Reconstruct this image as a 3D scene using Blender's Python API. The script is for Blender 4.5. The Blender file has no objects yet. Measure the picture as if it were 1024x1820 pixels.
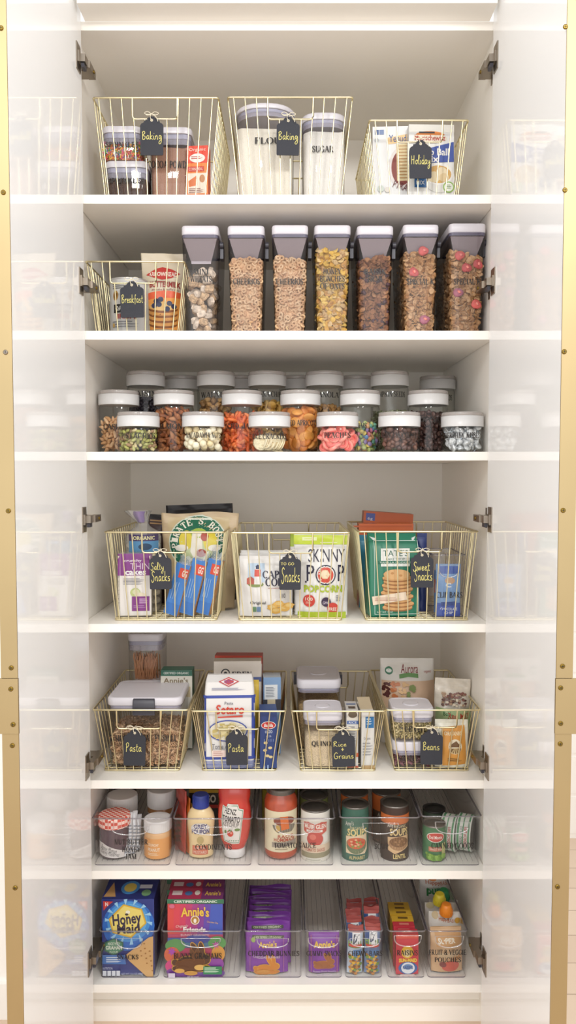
import bpy, bmesh, math, random
from math import sin, cos, pi, radians
from mathutils import Vector, Matrix, Euler
random.seed(7)
C = bpy.context.scene.collection
rnd = random.uniform
# ------------------------------------------------------------------ camera geometry (photograph taken as 1024 x 1820)
FP, D = 1400.0, 1.84
TH = math.atan(70 / FP)
FW, UP = Vector((0, cos(TH), -sin(TH))), Vector((0, sin(TH), cos(TH)))
def ray(px, py): return Vector(((px - 512) / FP, 0, 0)) + UP * ((910 - py) / FP) + FW
_r = ray(512, 1815); H = -_r.z * (D + .03) / _r.y
def P(px, py, Y):                                   # a photograph point at the real depth Y
    r = ray(px, py); t = (Y + D) / r.y
    return Vector((r.x * t, Y, H + r.z * t))
def Z(py, Y=0.0): return P(512, py, Y).z
SH = {1: Z(346), 2: Z(588), 3: Z(803), 4: Z(1109), 5: Z(1387), 6: Z(1548), 7: Z(1750)}
# ------------------------------------------------------------------ materials
def lin(c):
    c = c.lstrip('#'); v = [int(c[i:i + 2], 16) / 255 for i in (0, 2, 4)]
    return tuple(x / 12.92 if x <= .04045 else ((x + .055) / 1.055) ** 2.4 for x in v) + (1,)
_M = {}
def mat(col, rough=.45, metal=0., spec=.5, bump=0, bscale=60, vary=0, vscale=8, coat=0, key=None):
    k = key or (col, rough, metal, spec, bump, bscale, vary, vscale, coat)
    if k in _M: return _M[k]
    m = bpy.data.materials.new('m_' + str(len(_M))); m.use_nodes = True
    nt = m.node_tree; b = nt.nodes['Principled BSDF']; c = lin(col)
    b.inputs['Base Color'].default_value = c
    b.inputs['Roughness'].default_value = rough; b.inputs['Metallic'].default_value = metal
    b.inputs['Specular IOR Level'].default_value = spec; b.inputs['Coat Weight'].default_value = coat
    if bump or vary:
        tc = nt.nodes.new('ShaderNodeTexCoord'); n = nt.nodes.new('ShaderNodeTexNoise')
        n.inputs['Scale'].default_value = bscale if bump else vscale; n.inputs['Detail'].default_value = 4
        nt.links.new(tc.outputs['Object'], n.inputs['Vector'])
    if bump:
        bp = nt.nodes.new('ShaderNodeBump'); bp.inputs['Strength'].default_value = bump; bp.inputs['Distance'].default_value = .004
        nt.links.new(n.outputs['Fac'], bp.inputs['Height']); nt.links.new(bp.outputs['Normal'], b.inputs['Normal'])
    if vary:
        n2 = n
        if bump:
            n2 = nt.nodes.new('ShaderNodeTexNoise'); n2.inputs['Scale'].default_value = vscale; n2.inputs['Detail'].default_value = 3
            nt.links.new(tc.outputs['Object'], n2.inputs['Vector'])
        r = nt.nodes.new('ShaderNodeValToRGB')
        r.color_ramp.elements[0].position = .3; r.color_ramp.elements[1].position = .7
        r.color_ramp.elements[0].color = tuple(x * (1 - vary) for x in c[:3]) + (1,)
        r.color_ramp.elements[1].color = tuple(min(1, x * (1 + vary)) for x in c[:3]) + (1,)
        nt.links.new(n2.outputs['Fac'], r.inputs['Fac']); nt.links.new(r.outputs['Color'], b.inputs['Base Color'])
    _M[k] = m; return m
def clear(tint='#fdfdfd', rough=.03, f0=.035, key=None, milky=0, mcol='#ffffff', edge=.4):     # thin clear plastic or glass: Fresnel mirror over a tinted pane
    k = ('clear', tint, rough, f0, milky, mcol, edge)
    if k in _M: return _M[k]
    m = bpy.data.materials.new('clear_' + str(len(_M))); m.use_nodes = True; nt = m.node_tree; nt.nodes.clear()
    N = nt.nodes.new; L = nt.links.new
    o = N('ShaderNodeOutputMaterial'); t = N('ShaderNodeBsdfTransparent'); g = N('ShaderNodeBsdfGlossy'); mx = N('ShaderNodeMixShader')
    lw = N('ShaderNodeLayerWeight'); lw.inputs['Blend'].default_value = .5
    p = N('ShaderNodeMath'); p.operation = 'POWER'; p.inputs[1].default_value = 5
    q = N('ShaderNodeMath'); q.operation = 'MULTIPLY_ADD'; q.inputs[1].default_value = (1 - f0) * .5; q.inputs[2].default_value = f0
    t.inputs['Color'].default_value = lin(tint); g.inputs['Roughness'].default_value = rough; g.inputs['Color'].default_value = (1, 1, 1, 1)
    e = N('ShaderNodeMath'); e.operation = 'POWER'; e.inputs[1].default_value = 3.5; ec = N('ShaderNodeMix'); ec.data_type = 'RGBA'    # a longer way through the wall at the edges
    c0 = lin(tint); ec.inputs[6].default_value = c0; ec.inputs[7].default_value = tuple(x * edge for x in c0[:3]) + (1,)
    L(lw.outputs['Facing'], e.inputs[0]); L(e.outputs[0], ec.inputs[0]); L(ec.outputs[2], t.inputs['Color'])
    L(lw.outputs['Facing'], p.inputs[0]); L(p.outputs[0], q.inputs[0]); L(q.outputs[0], mx.inputs['Fac'])
    src = t
    if milky:
        df = N('ShaderNodeBsdfDiffuse'); df.inputs['Color'].default_value = lin(mcol); m2 = N('ShaderNodeMixShader'); m2.inputs['Fac'].default_value = milky
        L(t.outputs[0], m2.inputs[1]); L(df.outputs[0], m2.inputs[2]); src = m2
    L(src.outputs[0], mx.inputs[1]); L(g.outputs[0], mx.inputs[2]); L(mx.outputs[0], o.inputs['Surface'])
    _M[k] = m; return m
def pm(c):                                                                   # paper and film are never whiter than about 0.8
    v = [int(c[i:i + 2], 16) for i in (1, 3, 5)]
    return mat('#' + ''.join('%02x' % int(x * .9) for x in v), .42)
#                                                   # printed card or film
GOLD = mat('#e6dab2', .3, 1.0); BRASS = mat('#baa67e', .5, 1.0, vary=.06, vscale=3); BRASSD = mat('#8c7434', .4, 1.0)
NICKEL = mat('#9d9387', .35, 1.0); LAMI = mat('#f4f0e9', .4, bump=.02, bscale=90); LAMD = mat('#f7f7f7', .05, spec=.35)
PLAST = clear(); GLASS = clear('#fcfdfc', .02, .035); BIN = clear('#fefefe', .03, .025, edge=.8); SMOKE = clear('#f4f2f5', .03, .04, edge=.1)
FILM = clear('#f2f2f4', .15, .10, milky=.12)
WHITE = mat('#d2d1d1', .3); LIDW = mat('#cfccd3', .3); GASK = mat('#9d9cb0', .35); DARK = mat('#3c3b44', .4); INK = mat('#2b2725', .5)
BLACKT = mat('#2e2f36', .75, bump=.1, bscale=300); CHALK = mat('#ded27c', .6); TWINE = mat('#ded5be', .8, bump=.3, bscale=500)
# ------------------------------------------------------------------ mesh builder
class MB:
    def __init__(s): s.v, s.f, s.m, s.sm, s.mats = [], [], [], [], []
    def mi(s, m):
        if m not in s.mats: s.mats.append(m)
        return s.mats.index(m)
    def add(s, vs, fs, m, smooth=False, M=None):
        b = len(s.v); s.v += [tuple(M @ Vector(v)) if M is not None else tuple(v) for v in vs]
        k = s.mi(m)
        for f in fs: s.f.append([b + i for i in f]); s.m.append(k); s.sm.append(smooth)
        return s
    def box(s, x0, x1, y0, y1, z0, z1, m, M=None, faces=None):              # faces: material per side (front back left right top bottom)
        vs = [(x0, y0, z0), (x1, y0, z0), (x1, y1, z0), (x0, y1, z0), (x0, y0, z1), (x1, y0, z1), (x1, y1, z1), (x0, y1, z1)]
        fs = dict(front=(0, 1, 5, 4), back=(2, 3, 7, 6), left=(3, 0, 4, 7), right=(1, 2, 6, 5), top=(4, 5, 6, 7), bottom=(3, 2, 1, 0))
        b = len(s.v); s.v += [tuple(M @ Vector(v)) if M is not None else v for v in vs]
        for k, f in fs.items():
            s.f.append([b + i for i in f]); s.m.append(s.mi((faces or {}).get(k, m))); s.sm.append(False)
        return s
    def loft(s, secs, m, cap0=True, cap1=True, smooth=True, M=None):        # secs: list of equally long rings
        n = len(secs[0]); vs = [p for r in secs for p in r]
        fs = [(i * n + j, i * n + (j + 1) % n, (i + 1) * n + (j + 1) % n, (i + 1) * n + j) for i in range(len(secs) - 1) for j in range(n)]
        s.add(vs, fs, m, smooth, M)
        if cap0: s.add(secs[0], [list(range(n))[::-1]], m, False, M)
        if cap1: s.add(secs[-1], [list(range(n))], m, False, M)
        return s
    def lathe(s, prof, m, n=40, cap0=True, cap1=True, M=None):
        return s.loft([[(r * cos(2 * pi * i / n), r * sin(2 * pi * i / n), z) for i in range(n)] for r, z in prof], m, cap0, cap1, True, M)
    def tube(s, pts, r, m, n=6, closed=False, M=None):
        pts = [Vector(p) for p in pts]; N = len(pts); rings = []
        for i, p in enumerate(pts):
            a = pts[i - 1] if i or closed else p; b = pts[(i + 1) % N] if i < N - 1 or closed else p
            t = (b - a).normalized() if (b - a).length > 1e-9 else Vector((0, 0, 1))
            ref = Vector((0, 0, 1)) if abs(t.z) < .9 else Vector((1, 0, 0))
            u = t.cross(ref).normalized(); w = t.cross(u)
            rr = r[i] if isinstance(r, (list, tuple)) else r
            rings.append([tuple(p + (u * cos(2 * pi * k / n) + w * sin(2 * pi * k / n)) * rr) for k in range(n)])
        if closed: rings.append(rings[0])
        return s.loft(rings, m, not closed, not closed, True, M)
    def put(s, piece, M, m=None):                                            # append another builder
        b = len(s.v); s.v += [tuple(M @ Vector(v)) for v in piece.v]
        for f, k, q in zip(piece.f, piece.m, piece.sm):
            s.f.append([b + i for i in f]); s.m.append(s.mi(m or piece.mats[k])); s.sm.append(q)
        return s
    def build(s, name, parent=None, loc=(0, 0, 0), rot=(0, 0, 0)):
        me = bpy.data.meshes.new(name); me.from_pydata(s.v, [], s.f); me.update()
        for m in s.mats: me.materials.append(m)
        me.polygons.foreach_set('material_index', s.m); me.polygons.foreach_set('use_smooth', s.sm)
        o = bpy.data.objects.new(name, me); C.objects.link(o); o.location = loc; o.rotation_euler = rot
        if parent is not None: o.parent = parent
        return o
def tag(o, label=None, cat=None, group=None, kind=None):
    if label: o['label'] = label
    if cat: o['category'] = cat
    if group: o['group'] = group
    if kind: o['kind'] = kind
    return o
def thing(name, label, cat, loc, group=None, rot=(0, 0, 0)):
    o = bpy.data.objects.new(name, None); o.empty_display_size = .02; C.objects.link(o); o.location = loc; o.rotation_euler = rot
    return tag(o, label, cat, group)
def rr(w, d, r, z, n=5, cx=0, cy=0):                                         # rounded rectangle ring
    r = min(r, w / 2 - 1e-4, d / 2 - 1e-4); out = []
    for sx, sy, a in ((1, 1, 0), (-1, 1, 90), (-1, -1, 180), (1, -1, 270)):
        for k in range(n + 1):
            t = radians(a + 90 * k / n); out.append((cx + sx * (w / 2 - r) + r * cos(t), cy + sy * (d / 2 - r) + r * sin(t), z))
    return out
def smooth_pts(p, k=5, closed=False):                                        # Catmull-Rom
    p = [Vector(q) for q in p]; n = len(p); out = []
    g = (lambda i: p[i % n]) if closed else (lambda i: p[max(0, min(n - 1, i))])
    for i in range(n if closed else n - 1):
        a, b, c, d = g(i - 1), g(i), g(i + 1), g(i + 2)
        for j in range(k):
            t = j / k; out.append(.5 * ((2 * b) + (c - a) * t + (2 * a - 5 * b + 4 * c - d) * t * t + (3 * b - a - 3 * c + d) * t ** 3))
    if not closed: out.append(p[-1])
    return out
# ------------------------------------------------------------------ lettering: a small serif capital alphabet, a handwriting, and Blender's own font
def _arc(cx, cy, rx, ry, a0, a1, n=10): return ('o', [(cx + rx * cos(radians(a0 + (a1 - a0) * i / n)), cy + ry * sin(radians(a0 + (a1 - a0) * i / n)), abs(cos(radians(a0 + (a1 - a0) * i / n)))) for i in range(n + 1)])
K = lambda *p: ('K', p)
k_ = lambda *p: ('k', p)
SER = {
 'A': (.74, [k_((.08, 0), (.36, 1)), K((.36, 1), (.66, 0)), k_((.2, .34), (.53, .34))], [(.08, 0), (.66, 0)]),
 'B': (.66, [K((.16, 0), (.16, 1)), _arc(.26, .75, .25, .24, 90, -90), _arc(.26, .26, .31, .26, 90, -90), k_((.05, 1), (.28, 1)), k_((.16, .51), (.28, .51)), k_((.05, 0), (.28, 0))], []),
 'C': (.7, [_arc(.38, .5, .3, .5, 50, 310, 16), k_((.62, .68), (.62, .98))], []),
 'D': (.76, [K((.16, 0), (.16, 1)), _arc(.26, .5, .4, .49, 90, -90, 14), k_((.05, .99), (.28, .99)), k_((.05, .01), (.28, .01))], []),
 'E': (.64, [K((.16, 0), (.16, 1)), k_((.05, .98), (.55, .98)), k_((.05, .02), (.58, .02)), k_((.16, .51), (.42, .51)), k_((.55, 1), (.55, .76)), k_((.58, 0), (.58, .26)), k_((.42, .4), (.42, .62))], []),
 'F': (.6, [K((.16, 0), (.16, 1)), k_((.05, .98), (.54, .98)), k_((.16, .5), (.42, .5)), k_((.54, 1), (.54, .76)), k_((.42, .38), (.42, .62))], [(.16, 0)]),
 'G': (.76, [_arc(.38, .5, .3, .5, 50, 320, 16), K((.62, .06), (.62, .42)), k_((.62, .68), (.62, .98))], [(.62, .42)]),
 'H': (.8, [K((.16, 0), (.16, 1)), K((.62, 0), (.62, 1)), k_((.16, .51), (.62, .51))], [(.16, 0), (.16, 1), (.62, 0), (.62, 1)]),
 'I': (.34, [K((.17, 0), (.17, 1))], [(.17, 0), (.17, 1)]),
 'J': (.4, [K((.24, .15), (.24, 1)), _arc(.12, .14, .12, .14, 0, -150)], [(.24, 1)]),
 'K': (.76, [K((.16, 0), (.16, 1)), k_((.6, .98), (.2, .45)), K((.32, .6), (.64, 0))], [(.16, 0), (.16, 1), (.6, 1), (.64, 0)]),
 'L': (.62, [K((.16, 0), (.16, 1)), k_((.05, .02), (.56, .02)), k_((.56, 0), (.56, .28))], [(.16, 1)]),
 'M': (.92, [k_((.14, 0), (.14, 1)), K((.14, 1), (.44, 0)), k_((.44, 0), (.74, 1)), K((.74, 0), (.74, 1))], [(.14, 0), (.14, 1), (.74, 0), (.74, 1)]),
 'N': (.78, [k_((.14, 0), (.14, 1)), K((.14, 1), (.62, 0)), k_((.62, 0), (.62, 1))], [(.14, 0), (.14, 1), (.62, 1)]),
 'O': (.78, [_arc(.39, .5, .31, .5, 0, 360, 22)], []),
 'P': (.62, [K((.16, 0), (.16, 1)), _arc(.26, .73, .27, .26, 90, -90), k_((.05, .99), (.28, .99)), k_((.16, .47), (.28, .47))], [(.16, 0)]),
 'Q': (.78, [_arc(.39, .5, .31, .5, 0, 360, 22), K((.36, .1), (.68, -.22))], []),
 'R': (.72, [K((.16, 0), (.16, 1)), _arc(.26, .74, .26, .25, 90, -90), k_((.05, .99), (.28, .99)), k_((.16, .49), (.28, .49)), K((.3, .49), (.62, 0))], [(.16, 0), (.62, 0)]),
 'S': (.56, [('K', ((.47, .8), (.36, .96), (.2, .96), (.1, .78), (.2, .58), (.38, .44), (.47, .26), (.36, .04), (.2, .03), (.09, .22))), k_((.48, .72), (.48, .98)), k_((.08, .02), (.08, .3))], []),
 'T': (.66, [K((.33, 0), (.33, 1)), k_((.04, .98), (.62, .98)), k_((.05, 1), (.05, .74)), k_((.61, 1), (.61, .74))], [(.33, 0)]),
 'U': (.76, [K((.16, .3), (.16, 1)), _arc(.38, .3, .22, .3, 180, 360, 12), k_((.6, .3), (.6, 1))], [(.16, 1), (.6, 1)]),
 'V': (.72, [K((.08, 1), (.36, 0)), k_((.36, 0), (.64, 1))], [(.08, 1), (.64, 1)]),
 'W': (.98, [K((.08, 1), (.28, 0)), k_((.28, 0), (.48, .9)), K((.46, .95), (.68, 0)), k_((.68, 0), (.9, 1))], [(.08, 1), (.48, 1), (.9, 1)]),
 'X': (.72, [K((.12, 1), (.6, 0)), k_((.6, 1), (.12, 0))], [(.12, 0), (.6, 0), (.12, 1), (.6, 1)]),
 'Y': (.72, [K((.08, 1), (.36, .45)), k_((.64, 1), (.36, .45)), K((.36, 0), (.36, .47))], [(.36, 0), (.08, 1), (.64, 1)]),
 'Z': (.64, [k_((.08, .98), (.56, .98)), K((.54, .98), (.1, .02)), k_((.08, .02), (.58, .02))], []),
 '&': (.82, [_arc(.34, .76, .17, .22, 0, 360, 14), _arc(.32, .27, .26, .27, 40, 330, 14), K((.22, .62), (.72, 0)), k_((.7, .55), (.52, .1))], []),
}
def _ribbon(pts, ws):
    vs, fs = [], []
    for i, p in enumerate(pts):
        a = pts[max(0, i - 1)]; b = pts[min(len(pts) - 1, i + 1)]; dx, dy = b[0] - a[0], b[1] - a[1]; l = math.hypot(dx, dy) or 1
        w = ws[i] / 2; vs += [(p[0] - dy / l * w, p[1] + dx / l * w), (p[0] + dy / l * w, p[1] - dx / l * w)]
    fs = [(2 * i + 1, 2 * i + 3, 2 * i + 2, 2 * i) for i in range(len(pts) - 1)]
    return vs, fs
def serif(txt, TK=.2, TN=.085):
    V, F, x = [], [], 0
    def out(vs, fs): b = len(V); V.extend([(x + v[0], v[1]) for v in vs]); F.extend([[b + i for i in f] for f in fs])
    for ch in txt:
        if ch == ' ': x += .34; continue
        w, st, sf = SER[ch]
        for kind, pts in st:
            if kind == 'o': out(*_ribbon([q[:2] for q in pts], [TN + (TK - TN) * q[2] ** 1.5 for q in pts]))
            else:
                t = TK if kind == 'K' else TN; p = pts
                if ch == 'S' and kind == 'K': p = [tuple(q) for q in smooth_pts([(a, b, 0) for a, b in pts], 3)]; out(*_ribbon(p, [TN + (TK - TN) * max(0, 1 - abs(i / (len(p) - 1) - .5) * 2) for i in range(len(p))]))
                else: out(*_ribbon(p, [t] * len(p)))
        for sx, sy in sf: out(*_ribbon([(sx - .12, sy + (.02 if sy < .5 else -.02)), (sx + .12, sy + (.02 if sy < .5 else -.02))], [.045, .045]))
        x += w + .03
    return V, F
HW = {  # handwriting: width, strokes
 'a': (.5, [[(.4, .42), (.2, .48), (.06, .25), (.15, .02), (.34, .2), (.41, .45), (.38, .1), (.5, .02)]]),
 'b': (.45, [[(.1, 1), (.1, .02), (.3, .05), (.38, .28), (.12, .4)]]), 'c': (.4, [[(.34, .4), (.16, .46), (.06, .2), (.18, .02), (.4, .1)]]),
 'd': (.5, [[(.38, .4), (.15, .45), (.07, .15), (.25, .03), (.4, .3), (.42, 1), (.42, .05), (.5, .03)]]),
 'e': (.42, [[(.06, .22), (.32, .3), (.24, .48), (.08, .3), (.14, .04), (.42, .1)]]), 'f': (.4, [[(.38, .9), (.22, .95), (.18, .4), (.16, -.2)], [(.04, .45), (.36, .48)]]),
 'g': (.5, [[(.4, .42), (.16, .48), (.08, .2), (.26, .08), (.41, .44), (.42, -.3), (.2, -.55), (.06, -.35), (.5, .1)]]),
 'i': (.25, [[(.1, .45), (.1, .05), (.25, .05)], [(.12, .7), (.14, .74)]]), 'k': (.48, [[(.1, 1), (.08, 0)], [(.4, .5), (.12, .22), (.44, 0)]]),
 'l': (.28, [[(.1, .3), (.22, .95), (.1, .95), (.1, .1), (.26, .03)]]), 'n': (.5, [[(.06, .46), (.08, .02)], [(.08, .3), (.26, .48), (.36, .3), (.36, .03), (.48, .06)]]),
 'o': (.46, [[(.24, .47), (.06, .3), (.14, .03), (.36, .1), (.36, .38), (.2, .46), (.46, .42)]]), 'r': (.4, [[(.06, .46), (.1, .02)], [(.1, .28), (.24, .47), (.38, .42)]]),
 's': (.42, [[(.34, .44), (.12, .42), (.14, .26), (.33, .2), (.28, .02), (.05, .05)]]), 't': (.38, [[(.18, .85), (.16, .08), (.34, .04)], [(.02, .52), (.36, .56)]]),
 'u': (.5, [[(.06, .46), (.08, .06), (.3, .1), (.4, .46), (.4, .06), (.5, .04)]]), 'w': (.6, [[(.05, .46), (.14, .03), (.28, .4), (.4, .03), (.56, .48)]]),
 'y': (.48, [[(.06, .46), (.14, .12), (.3, .15), (.4, .46), (.34, -.3), (.12, -.5), (.1, -.25), (.48, .1)]]),
 'B': (.62, [[(.12, .95), (.1, 0)], [(.02, .85), (.3, 1), (.46, .78), (.14, .52), (.5, .35), (.4, .03), (.06, .02)]]),
 'H': (.7, [[(.1, .95), (.1, 0)], [(.52, .98), (.5, 0)], [(.06, .48), (.56, .52)]]), 'S': (.6, [[(.52, .86), (.36, 1), (.16, .84), (.22, .6), (.44, .4), (.4, .05), (.16, -.1), (.02, .15)]]),
 'P': (.6, [[(.12, .95), (.1, -.05)], [(.02, .8), (.3, 1), (.5, .78), (.3, .5), (.12, .48)]]), 'R': (.64, [[(.12, .95), (.1, 0)], [(.02, .82), (.3, 1), (.48, .78), (.14, .5), (.56, 0)]]),
 'G': (.68, [[(.56, .84), (.34, 1), (.08, .6), (.16, .08), (.46, .05), (.56, .4), (.34, .42)]]), 'T': (.6, [[(.02, .95), (.58, .97)], [(.3, .95), (.28, 0)]]),
 'O': (.62, [[(.3, 1), (.06, .6), (.2, .02), (.5, .2), (.52, .75), (.28, 1)]]), '+': (.5, [[(.25, .1), (.25, .7)], [(.04, .4), (.46, .4)]]),
}
def hand(txt, w=.075):
    V, F, x = [], [], 0
    for ch in txt:
        if ch == ' ': x += .3; continue
        a, st = HW[ch]
        for s in st:
            p = [tuple(q) for q in smooth_pts([(u, v, 0) for u, v in s], 4)] if len(s) > 2 else s
            vs, fs = _ribbon(p, [w] * len(p)); b = len(V); V += [(x + v[0], v[1]) for v in vs]; F += [[b + i for i in f] for f in fs]
        x += a + .03
    return V, F
_T = {}
def sans(txt, bold=0, ital=0):
    k = (txt, bold, ital)
    if k not in _T:
        cu = bpy.data.curves.new('t', 'FONT'); cu.body = txt; cu.resolution_u = 2; cu.offset = bold; cu.shear = ital; cu.size = 1
        ob = bpy.data.objects.new('t', cu); C.objects.link(ob); bpy.context.view_layer.update()
        me = bpy.data.meshes.new_from_object(ob.evaluated_get(bpy.context.evaluated_depsgraph_get()))
        _T[k] = ([(v.co.x, v.co.y) for v in me.vertices], [list(p.vertices) for p in me.polygons])
        bpy.data.meshes.remove(me); bpy.data.objects.remove(ob); bpy.data.curves.remove(cu)
    return _T[k]
class Print:                                                                 # printing on a surface: map(u, v, h) gives the point h above it
    def __init__(s, mb, mp, px, flat=True, h0=.0004, cell=.007): s.mb, s.mp, s.px, s.flat, s.h, s.cell = mb, mp, px, flat, h0, cell
    def poly(s, col, pts, raw=False):
        uv = pts if raw else [s.px(*p) for p in pts]
        if isinstance(col, str): col = pm(col)
        s.h += .00012
        a = sum(uv[i - 1][0] * uv[i][1] - uv[i][0] * uv[i - 1][1] for i in range(len(uv)))
        if a < 0: uv = uv[::-1]
        bm = bmesh.new(); bm.faces.new([bm.verts.new((u, v, 0)) for u, v in uv])
        if not s.flat:
            for ax in (0, 1):
                lo, hi = min(q[ax] for q in uv), max(q[ax] for q in uv); n = int((hi - lo) / s.cell)
                for i in range(1, n + 1):
                    co = [0, 0, 0]; co[ax] = lo + (hi - lo) * i / (n + 1); no = [0, 0, 0]; no[ax] = 1
                    bmesh.ops.bisect_plane(bm, geom=bm.verts[:] + bm.edges[:] + bm.faces[:], plane_co=co, plane_no=no)
        bm.verts.index_update()
        s.mb.add([s.mp(v.co.x, v.co.y, s.h) for v in bm.verts], [[v.index for v in f.verts] for f in bm.faces], col, not s.flat); bm.free(); return s
    def quad(s, col, x0, y0, x1, y1): return s.poly(col, [(x0, y0), (x1, y0), (x1, y1), (x0, y1)])
    def ell(s, col, cx, cy, rx, ry, a0=0, a1=360, n=26):
        return s.poly(col, [(cx + rx * cos(radians(a0 + (a1 - a0) * i / n)), cy - ry * sin(radians(a0 + (a1 - a0) * i / n))) for i in range(n + (a1 - a0 != 360))])
    def glyphs(s, col, VF, x0, y0, x1, y1, shear=0, arc=0, rot=0):
        V, F = VF
        if not V: return s
        if isinstance(col, str): col = pm(col)
        a, b = min(v[0] for v in V), max(v[0] for v in V); c, d = min(v[1] for v in V), max(v[1] for v in V)
        s.h += .00012; pts = []
        for vx, vy in V:
            fx, fy = (vx - a) / (b - a or 1), (vy - c) / (d - c or 1)
            x = x0 + (x1 - x0) * fx + shear * (fy - .5); y = y1 + (y0 - y1) * fy + arc * ((2 * fx - 1) ** 2)
            if rot:
                cx, cy = (x0 + x1) / 2, (y0 + y1) / 2; q = radians(rot); dx, dy = x - cx, y - cy
                x, y = cx + dx * cos(q) + dy * sin(q), cy - dx * sin(q) + dy * cos(q)
            pts.append(s.mp(*s.px(x, y), s.h))
        s.mb.add(pts, F, col); return s
    def text(s, col, t, x0, y0, x1, y1, bold=.0, ital=0, **k): return s.glyphs(col, sans(t, bold, ital), x0, y0, x1, y1, **k)
    def ser(s, col, t, x0, y0, x1, y1, **k): return s.glyphs(col, serif(t), x0, y0, x1, y1, **k)
    def hand(s, col, t, x0, y0, x1, y1, w=.08, **k): return s.glyphs(col, hand(t, w), x0, y0, x1, y1, **k)
    def lines(s, col, x0, y0, x1, y1, n, seed=1):                            # small print too fine to read
        r = random.Random(seed); st = (y1 - y0) / n
        for i in range(n):
            s.poly(col, [(x0, y0 + i * st), (x0 + (x1 - x0) * r.uniform(.7, 1), y0 + i * st), (x0 + (x1 - x0) * .7, y0 + (i + .45) * st), (x0, y0 + (i + .45) * st)]); s.h -= .00012
        s.h += .00012; return s
    def star(s, col, cx, cy, r0, r1, n, rot=0):
        return s.poly(col, [(cx + (r0, r1)[i % 2] * cos(radians(rot + 180 * i / n)), cy + (r0, r1)[i % 2] * sin(radians(rot + 180 * i / n))) for i in range(2 * n)])
def fit(x0, x1, yt, Y, zb):                                                  # centre x, width and height of a front face seen between these columns
    ym = (yt + 910) / 2; a, b = P(x0, yt, Y), P(x1, yt, Y)
    za = Z(yt, Y); c = P((x0 + x1) / 2, yt, Y).x; yb = None
    return c, b.x - a.x, za - zb
def pxmap(xc, Y, zb): return lambda px, py: (P(px, py, Y).x - xc, P(px, py, Y).z - zb)
# ------------------------------------------------------------------ the setting
XL, XR, DEP, T = P(139, 603, 0).x, P(877, 603, 0).x, .592, .02
def struct(name, mb, kind='structure', **k): o = mb.build(name, **k); o['kind'] = kind; return o
def wood_floor():
    m = mat('#d9c6b2', .35, key='floorwood'); nt = m.node_tree; b = nt.nodes['Principled BSDF']
    tc = nt.nodes.new('ShaderNodeTexCoord'); br = nt.nodes.new('ShaderNodeTexBrick'); mp = nt.nodes.new('ShaderNodeMapping')
    br.inputs['Color1'].default_value = lin('#d5bfa8'); br.inputs['Color2'].default_value = lin('#cbb39c'); br.inputs['Mortar'].default_value = lin('#a8917b')
    br.inputs['Scale'].default_value = 1; br.inputs['Mortar Size'].default_value = .002; br.inputs['Brick Width'].default_value = 1.3; br.inputs['Row Height'].default_value = .13
    nt.links.new(tc.outputs['Object'], br.inputs['Vector']); nt.links.new(br.outputs['Color'], b.inputs['Base Color']); return m
WALLM = mat('#f1eee9', .6, bump=.03, bscale=120)
struct('floor', MB().box(-3, 3, -3.2, 1.6, -.05, 0, wood_floor()))
zs = Z(38, 0)
struct('wall_left', MB().box(-3, XL - .06, .05, .15, 0, 2.75, WALLM))
struct('baseboard_left', MB().box(-3, XL - .06, .035, .05, 0, .09, WALLM))
w = MB().box(XR + .4, 3, 1.0, 1.1, 0, 2.75, WALLM)
for k in range(18): w.box(XR + .4, 3, .996, 1.0, .02 + k * .15, .155 + k * .15, WALLM)
struct('wall_right', w)
# ceiling with two recessed lamps' light in front of the pantry; the photograph's frame ends below it
zt = Z(-40, -.07)
struct('trim_1', MB().box(XL + .025, XR - .018, -.07, .0, zs, zt + .1, LAMI))
# ------------------------------------------------------------------ the pantry cabinet
cab = thing('pantry_cabinet', 'tall white built-in pantry cabinet with two open gloss doors and seven loaded shelves', 'cabinet', (0, 0, 0))
ztop = zs - T
for a, b in ((XL - .018, XL), (XR, XR + .018)): MB().box(a, b, 0, DEP + .01, 0, zs - .0005, LAMI).build('side_panel', cab)
MB().box(XL, XR, DEP, DEP + .01, .0, zs - .0005, LAMI).build('back_panel', cab)
MB().box(XL, XR, 0, DEP, ztop, zs - .0005, LAMI).build('top_panel', cab)
for k in range(1, 7): MB().box(XL + .0015, XR - .0015, 0, DEP - .0005, SH[k] - T, SH[k], LAMI).build('shelf', cab)
MB().box(XL, XR, 0, DEP, SH[7] - T, SH[7], LAMI).build('bottom_panel', cab)
zk = Z(1793, .02)
MB().box(XL, XR, .055, .075, 0.0, SH[7] - T, LAMI).box(XL, XR, .03, .055, 0, zk, LAMI).build('toe_kick', cab)
def screw(parent, x, y, z, m=BRASSD):
    s = MB().lathe([(.0042, 0), (.0042, .0012), (.003, .002)], m, 14, M=Matrix.Translation((x, y, z)) @ Matrix.Rotation(pi / 2, 4, 'X'))
    for a in (0, pi / 2): s.box(-.0026, .0026, -.0004, .0004, .002, .0022, INK, M=Matrix.Translation((x, y, z)) @ Matrix.Rotation(pi / 2, 4, 'X') @ Matrix.Rotation(a, 4, 'Z'))
    s.build('screw', parent)
YE = -.486
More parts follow.
